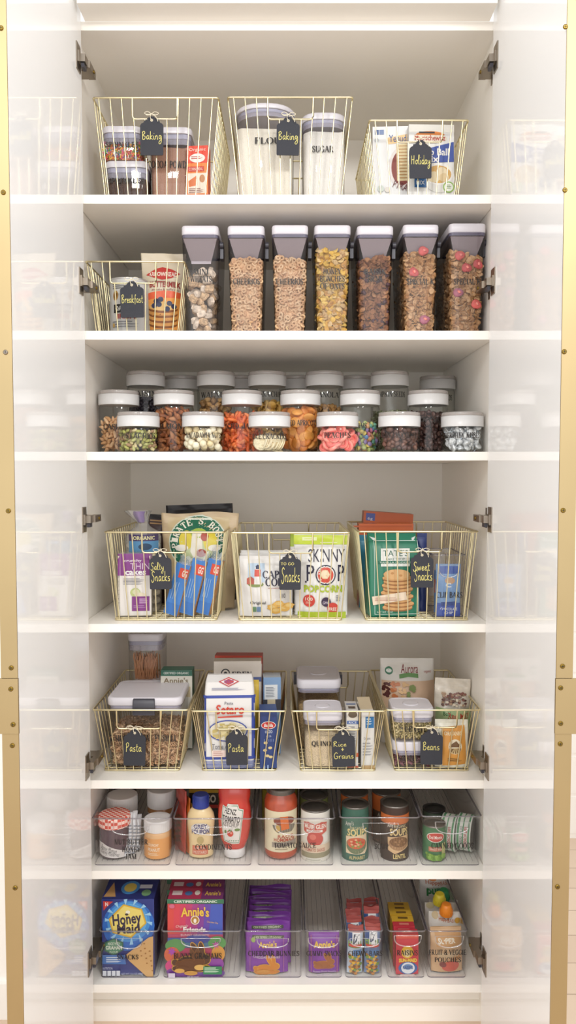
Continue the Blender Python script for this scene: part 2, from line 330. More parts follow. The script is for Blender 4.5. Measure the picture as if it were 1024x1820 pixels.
for side in (-1, 1):
    xi = P(154.5, 840, 0).x if side < 0 else P(866.5, 840, 0).x
    xo = xi + side * .029
    d = MB().box(min(xi, xo), max(xi, xo), YE, -.003, .006, zt, LAMD).build('door', cab)
    d['label'] = ('left' if side < 0 else 'right') + ' white gloss door with brass edge'
    ze0, ze1 = Z(1303, YE), Z(1205, YE)
    e = MB()
    for z0, z1 in ((.006, ze0 - .0008), (ze1 + .0008, zt)): e.box(min(xi, xo), max(xi, xo) , YE - .003, YE - .0002, z0, z1, BRASS)
    e.build('brass_edge', d)
    xw = xi + side * .075
    MB().box(min(xi, xw) - .0008 * (side > 0), max(xi, xw) + .0008 * (side < 0), YE - .005, YE - .0002, ze0, ze1, BRASS).build('pull_plate', d)
    pts = [(2, 50), (6, 342), (10, 626), (15, 908), (20, 1187), (20, 1224), (24, 1287), (22, 1325), (27, 1578)] if side < 0 else [(1005, 48), (1004, 338), (1003, 625), (1001, 907), (1000, 1184), (996, 1222), (996, 1285), (996, 1322), (991, 1576)]
    for i, (a, b) in enumerate(pts):
        q = P(a, b, YE - .003); screw(d, q.x, YE - .003 - (.002 if 1205 < b < 1303 else 0), q.z, NICKEL if (side < 0 and i == 2) else BRASSD)
    for py in (108, 503, 923, 1358, 1702):                                   # cup hinges
        z = Z(py, -.02); xs = XL if side < 0 else XR; n = -side
        h = MB()
        B = lambda x0, x1, *r, m=NICKEL: h.box(min(x0, x1), max(x0, x1), *r, m)
        B(xi, xi + n * .0025, -.05, -.018, z - .029, z + .029)               # plate of the cup on the door
        B(xi + n * .0025, xi + n * .006, -.044, -.026, z - .012, z + .012)
        B(xi + n * .001, xi + n * .016, -.034, -.004, z - .008, z + .009)    # knuckle
        B(xi + n * .004, xi + n * .02, -.006, .05, z - .008, z + .008)       # arm
        B(xs, xi + n * .005, .012, .05, z - .007, z + .007)                  # mounting block on the side panel
        B(xs, xs + n * .002, .02, .045, z - .024, z + .024)
        B(xi + n * .006, xi + n * .013, -.03, -.008, z - .018, z - .009, m=DARK)
        h.lathe([(.004, 0), (.004, .002)], BRASSD, 10, M=Matrix.Translation((xi + n * .02, .03, z)) @ Matrix.Rotation(n * pi / 2, 4, 'Y'))
        h.build('hinge', d)
# ------------------------------------------------------------------ wire baskets and their chalk tags
def uwire(pts, r, mb, rad=.008):                                             # a bent wire, its corners rounded
    out = []; pts = [Vector(p) for p in pts]
    for i, p in enumerate(pts):
        if 0 < i < len(pts) - 1:
            a = (pts[i - 1] - p); b = (pts[i + 1] - p); q = min(rad, a.length * .45, b.length * .45)
            a = p + a.normalized() * q; b = p + b.normalized() * q
            out += [a, a * .25 + p * .5 + b * .25, b]
        else: out.append(p)
    mb.tube(out, r, GOLD, 6)
BK = []
def basket(label, shelf, rx0, rx1, ry, bx0, bx1, hx0, hx1, hy, Y=.035, dep=.375, nf=9, ns=14, group=None):
    z0 = SH[shelf] + .0025; c = P((rx0 + rx1) / 2, ry, Y).x; wt = P(rx1, ry, Y).x - P(rx0, ry, Y).x; h = Z(ry, Y) - z0
    yb = 840 + (Y and 0); wb = wt * (bx1 - bx0) / (rx1 - rx0); tp = (wt - wb) / 2 * .55; db = dep - 2 * tp
    t = thing('wire_basket', label, 'basket', (c, Y + dep / 2, z0), group)
    hw0, hw1 = P(hx0, ry, Y).x - c, P(hx1, ry, Y).x - c; hz = Z(hy, Y) - z0
    R, r = .0024, .0015
    m = MB(); m.tube(rr(wt, dep, .006, h, 3), R, GOLD, 8, closed=True); m.build('rim', t)
    m = MB(); m.tube(rr(wb, db, .006, 0.0006, 3), R * .8, GOLD, 8, closed=True); m.build('base_ring', t)
    yf = lambda z, s: s * (db / 2 + (dep - db) / 2 * z / h)                   # y of the sloping front/back at height z
    xw = lambda z, s: s * (wb / 2 + (wt - wb) / 2 * z / h)
    for s in (-1, 1):
        m = MB(); uwire([(hw0, yf(h, s), h), (hw0, yf(hz, s), hz), (hw1, yf(hz, s), hz), (hw1, yf(h, s), h)], R * .9, m, .007); m.build('handle', t)
        m = MB()
        for i in range(nf):
            f = -1 + 2 * (i + .5) / nf; xt, xb_ = f * wt / 2, f * wb / 2
            top = hz if hw0 - .002 < xt < hw1 + .002 else h
            xt2 = xb_ + (xt - xb_) * top / h
            m.tube([(xt2, yf(top, s), top), (xb_, yf(0, s), -.001)], r, GOLD, 6)
        m.build('front_wires' if s < 0 else 'back_wires', t)
        m = MB()
        for i in range(ns):
            f = -1 + 2 * (i + .5) / ns; m.tube([(xw(h, s), f * dep / 2, h), (xw(0, s), f * db / 2, 0)], r, GOLD, 5)
        m.build('side_wires', t)
    m = MB()
    for i in range(ns): y = (-1 + 2 * (i + .5) / ns) * db / 2; m.tube([(-wb / 2, y, 0.002), (wb / 2, y, 0.002)], r, GOLD, 5)
    for i in range(nf): x = (-1 + 2 * (i + .5) / nf) * wb / 2; m.tube([(x, -db / 2, -.001), (x, db / 2, -.001)], r, GOLD, 5)
    m.build('base_wires', t)
    BK.append((t, Y, dep, wt, h, hz)); return t
def chalk_tag(label, x0, x1, y0, y1, words, Y, rot=0, loops=1):
    Yt = Y - .006; a, b = P(x0, y0, Yt), P(x1, y1, Yt); w, h = b.x - a.x, a.z - b.z; cx = (a.x + b.x) / 2
    t = thing('chalk_tag', label, 'tag', (cx, Yt, a.z - .0085), rot=(radians(-2), radians(rot), 0), group='chalk tags on the wire baskets')
    top = 0.0085; bot = top - h; sh = top - h * .2                            # scalloped shoulders
    half = [(0, top), (.10 * w, top), (.13 * w, top - .03 * h), (.2 * w, top - .055 * h), (.21 * w, top - .09 * h), (.27 * w, top - .105 * h), (.33 * w, top - .11 * h), (.35 * w, top - .16 * h), (.43 * w, top - .18 * h), (.49 * w, top - .22 * h), (.5 * w, top - .27 * h), (.49 * w, bot + .03 * h), (.46 * w, bot)]
    ring = half + [(-x, z) for x, z in half[::-1] if x > 0]
    m = MB(); m.loft([[(x, y, z) for x, z in ring] for y in (-.0011, .0011)], BLACKT, smooth=False)
    m.lathe([(.0032, 0), (.0032, .0005), (.002, .0006), (.002, 0)], TWINE, 14, M=Matrix.Translation((0, -.0012, top - .08 * h - .002)) @ Matrix.Rotation(pi / 2, 4, 'X')).build('card', t)
    m = MB(); p = Print(m, lambda u, v, q: (u, -.0011 - q, v), lambda x, y: ((x - .5) * w, top - y * h))
    for tx, *bx in words: p.hand(CHALK, tx, *bx[:4], w=bx[4] * .72)
    m.build('handwriting', t)
    m = MB(); z0 = top - .08 * h - .002
    def S(pts): m.tube(smooth_pts(pts, 5), .0008, TWINE, 5)
    S([(0, -.002, z0), (-.003, -.004, z0 + .006), (-.001, -.0045, .0125), (.002, .002, .016), (.003, .0035, .0105), (.001, .0012, z0)])
    for i in range(loops):
        l = .016 + .004 * i
        S([(0, -.004, .012), (-l * .5, -.006, .017 + .002 * i), (-l, -.005, .0145), (-l * .7, -.006, .0105), (0, -.004, .012)])
        S([(0, -.004, .012), (l * .5, -.006, .0165), (l * 1.05, -.005, .0135), (l * .7, -.006, .0095), (0, -.004, .012)])
    S([(0, -.004, .012), (.008, -.006, .008), (.013, -.005, .001), (.015, -.0045, -.005)])
    S([(0, -.004, .012), (-.007, -.006, .009), (-.013, -.006, .010)])
    m.build('string', t)
BG = 'gold wire baskets'
basket('gold wire basket with the sprinkles and the cocoa powder, on the top shelf', 1, 165, 388, 174, 184, 373, 235, 315, 211, nf=11)
basket('gold wire basket with the flour and sugar canisters, on the top shelf', 1, 405, 627, 173, 425, 609, 476, 557, 211, nf=11)
basket('smaller gold wire basket with two matzo boxes, on the top shelf', 1, 657, 833, 214, 669, 815, 706, 787, 252)
basket('gold wire basket beside the row of cereal dispensers', 2, 152, 327, 465, 172, 318, 195, 277, 503)
basket('gold wire basket with purple rice cakes and blue cracker packets', 4, 186, 398, 946, 204, 386, 252, 330, 982.5, Y=.03, nf=11)
basket('gold wire basket with white chip bags and popcorn bags', 4, 410, 622, 947, 427, 611, 478, 556, 983, Y=.03, nf=11)
basket('gold wire basket with the green cookie bag', 4, 638, 850, 945, 652, 835, 708, 786, 981, Y=.03, nf=11)
basket('gold wire basket around the fusilli canister', 5, 165, 334, 1262, 185, 319, 207, 285, 1296, Y=.045, dep=.385)
basket('gold wire basket with the blue and white pasta bag', 5, 340, 508, 1264, 362, 494, 384, 461, 1297, Y=.045, dep=.385)
basket('gold wire basket with the quinoa canister', 5, 518, 685, 1264, 535, 669, 563, 640, 1298, Y=.045, dep=.385)
basket('gold wire basket with the stacked bean canisters', 5, 687, 854, 1262, 706, 838, 736, 813, 1294, Y=.045, dep=.385)
L1 = [('Baking', .08, .38, .94, .72, .1)]
chalk_tag('black tag chalked Baking, on the basket of sprinkles and cocoa', 249, 291, 207, 277, L1, .04)
chalk_tag('black tag chalked Baking, in front of the flour canister', 492, 533, 208, 277, L1, .04, 1)
chalk_tag('black tag chalked Holiday, on the basket of matzo boxes', 728, 767, 249, 318, [('Holiday', .08, .38, .94, .76, .1)], .04)
chalk_tag('black tag chalked Breakfast, on the basket by the cereal dispensers', 213, 256, 500, 565, [('Breakfast', .06, .36, .96, .64, .11)], .04, -1)
chalk_tag('black tag chalked Salty Snacks', 265, 305, 981, 1047, [('Salty', .06, .27, .66, .58, .1), ('Snacks', .08, .5, .92, .82, .1)], .035, -1)
chalk_tag('black tag chalked To Go Snacks', 496, 535, 983, 1048, [('TO GO', .08, .25, .68, .33, .12), ('Snacks', .1, .38, .94, .84, .09)], .035)
chalk_tag('black tag chalked Sweet Snacks', 730, 770, 980, 1044, [('Sweet', .1, .28, .84, .56, .1), ('Snacks', .16, .5, .94, .84, .1)], .035)
chalk_tag('black tag chalked Pasta, on the fusilli basket', 220, 260, 1296, 1360, [('Pasta', .1, .36, .82, .62, .1)], .05, 1, 2)
chalk_tag('black tag chalked Pasta, in front of the blue and white pasta bag', 401, 440, 1296, 1359, [('Pasta', .1, .38, .82, .64, .1)], .05, -1, 2)
chalk_tag('black tag chalked Rice and Grains', 589, 630, 1297, 1362, [('Rice', .06, .3, .64, .45, .1), ('+', .4, .48, .52, .57, .12), ('Grains', .08, .6, .92, .78, .1)], .05, -2, 2)
chalk_tag('black tag chalked Beans', 748, 787, 1295, 1358, [('Beans', .1, .36, .84, .6, .1)], .05, 1, 1)
# ------------------------------------------------------------------ loose food: one piece per kind, heaped inside its container
def ellipsoid(rx, ry, rz, m, n=10, k=6, taper=0, bend=0, bumpy=0, seed=0):
    b = MB(); r = random.Random(seed); rings = []
    for j in range(1, k):
        a = -pi / 2 + pi * j / k; z = sin(a); q = cos(a) * (1 - taper * z)
        rings.append([(rx * q * cos(2 * pi * i / n) * (1 + bumpy * r.uniform(-1, 1)) + bend * z * z, ry * q * sin(2 * pi * i / n) * (1 + bumpy * r.uniform(-1, 1)), rz * z) for i in range(n)])
    c = len(rings)
    vs = [p for g in rings for p in g] + [(bend, 0, -rz), (bend, 0, rz)]
    fs = [(i * n + j, i * n + (j + 1) % n, (i + 1) * n + (j + 1) % n, (i + 1) * n + j) for i in range(c - 1) for j in range(n)]
    fs += [((j + 1) % n, j, c * n) for j in range(n)] + [((c - 1) * n + j, (c - 1) * n + (j + 1) % n, c * n + 1) for j in range(n)]
    return b.add(vs, fs, m, True)
def torus(R, r, m, n=12, k=6, sq=1):
    b = MB(); return b.tube([(R * cos(2 * pi * i / n), R * sin(2 * pi * i / n) * sq, 0) for i in range(n)], r, m, k, closed=True)
def flake(R, m, seed=0, n=5, th=.0006):
    r = random.Random(seed); ph = r.uniform(0, 6); b = MB(); N = 9; rings = []
    for s in (1, -1):
        for q in ((.05, .55, 1) if s > 0 else (1, .55, .05)):
            rings.append([(R * q * cos(2 * pi * i / N) * (1 + .12 * sin(3 * i + ph)), R * q * sin(2 * pi * i / N) * (.82 + .14 * sin(2 * i + ph)),
                           R * .2 * (q * q) * sin(4 * pi * i / N + ph) + R * .2 * q * cos(2 * pi * i / N) ** 2 + s * th) for i in range(N)])
    return b.loft(rings, m)
def rot_any(r): return Euler((r.uniform(0, 6.28), r.uniform(0, 6.28), r.uniform(0, 6.28))).to_matrix().to_4x4()
def lattice(s, inside, lo, hi, seed, jit=.22):
    r = random.Random(seed); pts = []; R = rot_any(r).to_3x3(); c = (Vector(lo) + Vector(hi)) / 2; L = (Vector(hi) - Vector(lo)).length / 2
    a = s * 2 ** .5; n = int(L / a) + 2
    for i in range(-n, n + 1):
        for j in range(-n, n + 1):
            for k in range(-n, n + 1):
                for o in ((0, 0, 0), (.5, .5, 0), (.5, 0, .5), (0, .5, .5)):
                    p = c + R @ Vector(((i + o[0]) * a, (j + o[1]) * a, (k + o[2]) * a)) + Vector((r.uniform(-jit, jit), r.uniform(-jit, jit), r.uniform(-jit, jit))) * s
                    if inside(p): pts.append(p)
    return pts
def heap_pts(shape, s, pr, seed, top, shell=2.1, dome=.0):
    """Places for pieces of radius pr, spacing s, in ('cyl', R, z0) or ('box', fw(z), d, z0): only the layers one can see."""
    ph = seed * 1.7
    tz = lambda x, y: top - pr * .5 + dome * sin(x * 55 + ph) + dome * .7 * cos(y * 47 + ph)
    if shape[0] == 'cyl':
        R, z0 = shape[1] - pr, shape[2]
        ins = lambda p: p.x ** 2 + p.y ** 2 < R * R and z0 + pr * .7 < p.z < tz(p.x, p.y) and (p.y < 0.012 or p.z > top - 2 * s) and (p.x ** 2 + p.y ** 2 > (R - shell * s) ** 2 or p.z > top - 2.2 * s)
        return lattice(s, ins, (-R, -R, z0), (R, R, top + dome), seed)
    fw, d, z0 = shape[1:]
    ins = lambda p: abs(p.x) < fw(p.z) / 2 - pr and abs(p.y) < d / 2 - pr and z0 + pr * .7 < p.z < tz(p.x, p.y) and (p.y < -d / 2 + shell * s + pr or abs(p.x) > fw(p.z) / 2 - 1.6 * s - pr or p.z > top - 2 * s)
    w = max(fw(z0), fw(top))
    return lattice(s, ins, (-w / 2, -d / 2, z0), (w / 2, d / 2, top + dome), seed)
FACE = lambda r, a=.5: (Euler((r.gauss(pi / 2, a), 0, r.gauss(0, a))).to_matrix() @ Matrix.Rotation(r.uniform(0, 6.3), 3, 'Z')).to_4x4()
def heap_stuff(name, label, cat, base, pts, pieces, seed=1, flat=0, face=0, bulk=None):
    r = random.Random(seed); m = MB()
    if bulk: fw, d, top, e = bulk; m.loft([rr(fw(z) - 2 * e, d - 2 * e, .006, z, 3) for z in (.004, top - e)], pieces[0].mats[0])
    for p in pts:
        R = FACE(r, face) if face else rot_any(r) if not flat else Euler((r.gauss(0, flat), r.gauss(0, flat), r.uniform(0, 6.3))).to_matrix().to_4x4()
        m.put(r.choice(pieces), Matrix.Translation(p) @ R)
    o = m.build(name, None, base); return tag(o, label, cat, kind='stuff')
def heap_things(name, label, cat, group, base, pts, pieces, seed=1, flat=0, turn=None):
    r = random.Random(seed); src = []
    for i, p in enumerate(pts):
        k = r.randrange(len(pieces))
        while len(src) <= k: src.append(None)
        if src[k] is None: o = src[k] = pieces[k].build(name)
        else: o = src[k].copy(); C.objects.link(o)
        o.location = Vector(base) + p
        o.rotation_euler = turn(r) if turn else ((r.uniform(0, 6.28), r.uniform(0, 6.28), r.uniform(0, 6.28)) if not flat else (r.gauss(0, flat), r.gauss(0, flat), r.uniform(0, 6.3)))
        tag(o, label, cat, group)
# ------------------------------------------------------------------ canisters with push-button lids
def pop(label, x0, x1, yt, Y, zb, d, fill=None, level=.8, text=None, ty=None, lidh=.016, name='food_canister', latch=False, lidm=None, yb=None, tx=None, group=None, rc=.2, gk=1.):
    c, w, h = fit(x0, x1, yt, Y, zb); t = thing(name, label, 'canister', (c, Y + d / 2, zb), group)
    hb = h - lidh; r = w * rc if rc > .2 else min(.018, w * rc)
    m = MB(); m.loft([rr(w * .93, d * .95, r, .0), rr(w * .96, d * .97, r, .002), rr(w * .97, d * .985, r, hb * .5), rr(w, d, r, hb)], PLAST, True, False).build('body', t)
    m = MB(); m.loft([rr(w * .955, d * .97, r, hb - .012 * gk), rr(w * .955, d * .97, r, hb - .001)], GASK, False, False)
    m.loft([rr(w * .955, d * .97, r, hb - .026 * gk), rr(w * .955, d * .97, r, hb - .0125 * gk)], clear('#d9d6e6', .1, .05, milky=.35, mcol='#d0cde0'), False, False).build('gasket', t)
    m = MB(); m.loft([rr(w * 1.0, d * 1.0, r, hb), rr(w * 1.015, d * 1.01, r, hb + .002), rr(w * 1.015, d * 1.01, r, h - .004), rr(w * .985, d * .985, r, h - .0008), rr(w * .93, d * .94, r, h), rr(w * .9, d * .92, r, h - .0015)], lidm or LIDW).build('lid', t)
    if not latch: MB().lathe([(w * .2, h - .0016), (w * .2, h - .0004), (w * .17, h + .0002)], LIDW, 24).build('push_button', t)
    else:
        m = MB(); lw = w * .3
        m.loft([rr(lw, .006, .002, hb - .022, cy=-d / 2 - .004), rr(lw, .007, .002, hb - .006, cy=-d / 2 - .005), rr(lw * .98, .008, .003, h - .005, cy=-d / 2 - .004), rr(lw * .95, .006, .002, h - .002, cy=-d / 2 + .003)], DARK).build('latch', t)
    if text:
        m = MB(); p = Print(m, lambda u, v, q: (u, -d / 2 * .985 - q - .001 - .0, v), pxmap(c, Y, zb))
        for (s, a, b_, cc, dd) in text: p.ser(INK, s, a, b_, cc, dd)
        m.build('lettering', t)
    return t, c, w, h, d
def powder(name, label, col, t, w, d, top, vary=.12, bump=.6, slope=0, cat='food', lump=0):
    m = MB(); r = .016; n = len(rr(1, 1, .1, 0)); q = mat(col, .85, bump=bump, bscale=420, vary=vary, vscale=500 if not lump else lump)
    tp = rr(w * .93, d * .95, r, top)
    tp = [(x, y, z + slope * x / w + .002 * sin(x * 160 + y * 120)) for x, y, z in tp]
    m.loft([rr(w * .90, d * .92, r, .0025), rr(w * .93, d * .95, r, top * .5), tp, [(x * .5, y * .5, z + .004) for x, y, z in tp]], q)
    o = m.build(name, None, t.location); return tag(o, label, cat, kind='stuff')
# ------------------------------------------------------------------ round jars with white lids
def jar(label, cx, x0, x1, ylid, yl2, Y, zb, text=None, ty=None, half=None):
    w = P(x1, ylid, Y).x - P(x0, ylid, Y).x; R = w / 2; c = P(cx, ylid, Y).x; h = Z(ylid, Y - R) - zb; hl = Z(ylid + 7, Y - R) - zb; h2 = Z(yl2, Y - R) - zb
    t = thing('glass_jar', label, 'jar', (c, Y, zb), 'glass jars with white lids')
    rb = R * .975
    m = MB(); m.lathe([(rb * .9, .0), (rb * .985, .003), (rb, .008), (rb, h2 - .008), (rb * .96, h2 - .002), (rb * .93, h2)], GLASS, 48, True, False)
    m.lathe([(rb * .95, .003), (rb * .5, .005)], GLASS, 48, False, True).build('body', t)
    m = MB(); m.lathe([(R, h2), (R, hl), (R * .93, hl + .0004)], WHITE, 48, True, True).build('lid', t)
    m = MB(); m.lathe([(R * .965, hl), (R * .985, hl + .001), (R * .985, h - .0015), (R * .96, h)], clear('#efecea', .1, .05, milky=.3, mcol='#e2ddda', edge=.7), 48, False, True)
    for i in range(64):                                                       # the ribbed rim under the clear top
        a = 2 * pi * i / 64; m.box(-.0011, .0011, -R * .966, -R * .958, hl + .0005, h - .0015, mat('#b5aca6', .4), M=Matrix.Rotation(a, 4, 'Z'))
    m.build('lid_top', t)
    if text:
        m = MB(); px = pxmap(c, Y - R, zb)
        p = Print(m, lambda u, v, q: ((rb + q) * sin(max(-1.5, min(1.5, u / rb))), -(rb + q) * cos(max(-1.5, min(1.5, u / rb))), v), px)
        half = half or (x1 - x0) * .42
        for i, s in enumerate(text if isinstance(text, tuple) else (text,)): hw = half if len(s) > 4 else half * .4; p.ser(INK, s, cx - hw, ty + 13 * i - 5, cx + hw, ty + 13 * i + 5.5)
        m.build('lettering', t)
    return t, c, rb, h2
# ------------------------------------------------------------------ SHELF 1
z1 = SH[1] + .006
def inside_bin(): pass
t, c, w, h, d = pop('short canister of chocolate sprinkles, under another canister', 185, 263, 285, .075, z1, .1, text=[('SPRINKLES', 191, 316, 257, 326)])
powder('chocolate_sprinkles', 'dark chocolate sprinkles in the lower of two stacked canisters', '#4a342c', t, w, d, h * .62, lump=300, vary=.5)
zz = z1 + h + .0008
t, c, w, h, d = pop('short canister of rainbow sprinkles, on top of another canister', 180, 251, 223, .075, zz, .1, text=[('SPRINKLES', 188, 252, 246, 262)])
pcs = [MB().tube([(-.0035, 0, 0), (.0035, 0, 0)], .0011, mat(k, .4), 5) for k in ('#e8642f', '#f0c93c', '#d8447a', '#f3efe8', '#6a9c4a', '#4a7fc0', '#8a4a32')]
powder('sprinkle_filling', 'packed rainbow sprinkles deep in the upper stacked canister', '#c98a60', t, w, d * .96, h * .5, vary=.6, lump=260)
heap_stuff('rainbow_sprinkles', 'rainbow sprinkles against the wall of the upper stacked canister', 'food', t.location, heap_pts(('box', lambda z: w * .95, d * .97, .003), .0042, .0012, 3, h * .53, shell=1.0), pcs, 5)
t, c, w, h, d = pop('tall canister of cocoa powder behind a small red box', 264, 340, 225, .09, z1, .11, text=[('COCOA POWDER', 262, 286, 345, 299)])
powder('cocoa_powder', 'pinkish brown cocoa powder in a tall canister', '#a9806c', t, w, d, h * .74)
t, c, w, h, d = pop('large round-topped canister of flour', 417, 524, 182, .085, z1, .15, lidh=.012, rc=.42, gk=.7, text=[('FLOUR', 453, 244, 512, 256)])
powder('flour', 'white flour in the large canister', '#ddd6c9', t, w, d, Z(228, .085) - z1, vary=.03, bump=.3)
t, c, w, h, d = pop('narrower canister of sugar beside the flour', 537, 616, 199, .085, z1, .12, rc=.34, gk=.7, text=[('SUGAR', 555, 259, 593, 271)])
powder('sugar', 'white sugar in the narrower canister', '#dcd8d2', t, w, d, Z(233, .085) - z1, vary=.03, bump=.3)
def card(name, label, cat, x0, x1, yt, Y, zb, d, front, side=None, top=None, rot=(0, 0, 0), group=None, dy=0, dx=0):
    c, w, h = fit(x0, x1, yt, Y, zb); m = MB(); side = side or front
    m.box(-w / 2, w / 2, -d / 2, d / 2, 0, h, pm(side), faces=dict(front=pm(front), top=pm(top or side)))
    pr = Print(m, lambda u, v, q: (u, -d / 2 - q, v), pxmap(c, Y, zb))
    pr.top = Print(m, lambda u, v, q: (u, v, h + q), lambda x, y: ((x - .5) * w, (y - .5) * d))
    pr.done = lambda: tag(m.build(name, None, (c + dx, Y + d / 2 + dy, zb), rot), label, cat, group)
    pr.w, pr.hh, pr.d, pr.m = w, h, d, m
    return pr
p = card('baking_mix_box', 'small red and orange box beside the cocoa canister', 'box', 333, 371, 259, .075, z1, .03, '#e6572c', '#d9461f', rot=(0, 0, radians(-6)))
p.quad('#e8442a', 333, 259, 371, 290).quad('#f2893a', 333, 290, 371, 346).ell('#f4f0e8', 352, 281, 14, 8).lines('#c0301f', 341, 278, 363, 284, 2).text('#fbe9d8', 'Organic', 337, 263, 367, 270)
p.quad('#cf3a26', 335, 296, 364, 305).text('#fde7d6', 'CORN MEAL', 337, 298, 362, 303).quad('#f6e3d0', 335, 308, 369, 344).poly('#e0783f', [(336, 322), (351, 312), (352, 330), (337, 332)]).ell('#c98a5a', 361, 318, 5, 7).lines('#8a5a50', 337, 335, 366, 344, 3)
p.done()
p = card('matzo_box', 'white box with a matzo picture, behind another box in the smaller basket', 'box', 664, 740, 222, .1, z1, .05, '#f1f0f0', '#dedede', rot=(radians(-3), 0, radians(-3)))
p.quad('#5a6f9c', 668, 228, 675, 237).quad('#7f92b8', 676, 228, 684, 237).ell('#c5cbd4', 671, 247, 4, 4).poly('#f2cf9a', [(690, 243), (730, 236), (731, 250), (692, 255)]).text('#3a5a9c', 'Yehuda', 693, 238, 729, 251)
p.ell('#e9e0dc', 716, 298, 24, 38).ell('#8a3a30', 716, 298, 19, 32).poly('#e7d3a4', [(706, 255), (732, 254), (733, 322), (707, 322)])
for k in range(11): p.quad('#b98a52', 708, 258 + k * 5.8, 731, 259.6 + k * 5.8)
p.text('#6a2a28', 'PYRA', 700, 325, 726, 338, rot=-20).ell('#cfd8d0', 678, 336, 6, 6).ell('#e3ddd4', 690, 338, 5, 5); p.done()
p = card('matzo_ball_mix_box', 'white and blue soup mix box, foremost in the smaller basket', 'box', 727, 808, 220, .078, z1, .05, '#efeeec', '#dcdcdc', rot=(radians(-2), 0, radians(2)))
p.quad('#e7e3da', 727, 220, 808, 234).ell('#efe4d2', 765, 245, 30, 9).ell('#e98a3c', 765, 239, 26, 7, 0, 180).text('#b5402c', 'Manischewitz', 737, 239, 792, 249, bold=.02).quad('#2c2c34', 745, 233, 773, 236)
p.poly('#3c55a6', [(727, 268), (766, 262), (807, 251), (807, 287), (766, 289), (727, 292)]).text('#f6f4f0', 'Matzo Ball', 733, 263, 798, 276, bold=.02).text('#f6f4f0', 'Mix', 752, 276, 780, 288, bold=.02)
p.ell('#e9e6e2', 780, 316, 28, 27).ell('#f6f3ee', 779, 309, 27, 20).ell('#d9a95c', 779, 310, 23, 16).ell('#ecd9b0', 771, 315, 11, 10).ell('#efdcb8', 785, 306, 10, 9).ell('#e4cb9c', 789, 316, 9, 8)
p.quad('#2f66a0', 736, 318, 757, 334).text('#ffffff', 'MIX', 739, 322, 754, 329).ell('#8cb84a', 797, 333, 10, 10).ell('#f3f5ea', 797, 333, 8, 8).lines('#76945a', 791, 329, 803, 337, 3); p.done()
# ------------------------------------------------------------------ SHELF 2
z2 = SH[2] + .006
def tin(name, label, cat, x0, x1, yt, Y, zb, body, topm=None, band=None, seg=44, rot=(0, 0, 0), rim=.0025, group=None, lidh=0, lidc=None):
    """A can: returns Print around its front, px-mapped; parts body(label print), lid."""
    c, w, h = fit(x0, x1, yt, Y, zb); R = w / 2
    t = thing(name, label, cat, (c, Y + R, zb), group, rot)
    m = MB(); m.lathe([(R * .96, 0), (R, .0015), (R, .003), (R * .985, .004), (R * .985, h - .004)], pm(body) if isinstance(body, str) else body, seg, True, False)
    l = MB(); tm = topm or mat('#8d8b8a', .35, 1.0)
    l.lathe([(R * .985, h - .004), (R * 1.0, h - .003), (R * 1.0, h), (R * .95, h), (R * .93, h - .003), (R * .8, h - .0028), (R * .78, h - .0022), (R * .1, h - .0022)], tm, seg, False, True)
    p = Print(m, lambda u, v, q: ((R * .985 + q) * sin(max(-2.6, min(2.6, u / R))), -(R * .985 + q) * cos(max(-2.6, min(2.6, u / R))), v), pxmap(c, Y, zb), False)
    def done():
        m.build('body', t); l.build('lid', t); return t
    p.done, p.t, p.R, p.hh, p.lid, p.m = done, t, R, h, l, m; return p
p = tin('oatmeal_tin', 'silver white oatmeal tin in the basket beside the dispensers', 'tin', 187, 258, 492, .075, z2, '#d6d5d2', mat('#cfcfcf', .35, .6))
p.ell('#b98a3e', 203, 524, 6, 9).ell('#8a5d24', 203, 524, 4, 6).quad('#2c2c2c', 199, 540, 246, 555).text('#f2f0ec', 'OATMEAL', 203, 543, 243, 552, bold=.03).text('#b03a30', 'IRISH', 208, 557, 240, 566, bold=.03).lines('#77787a', 196, 503, 250, 514, 3).lines('#8a8b90', 196, 570, 250, 583, 3).ell('#caa45a', 199, 577, 3, 4); p.done()
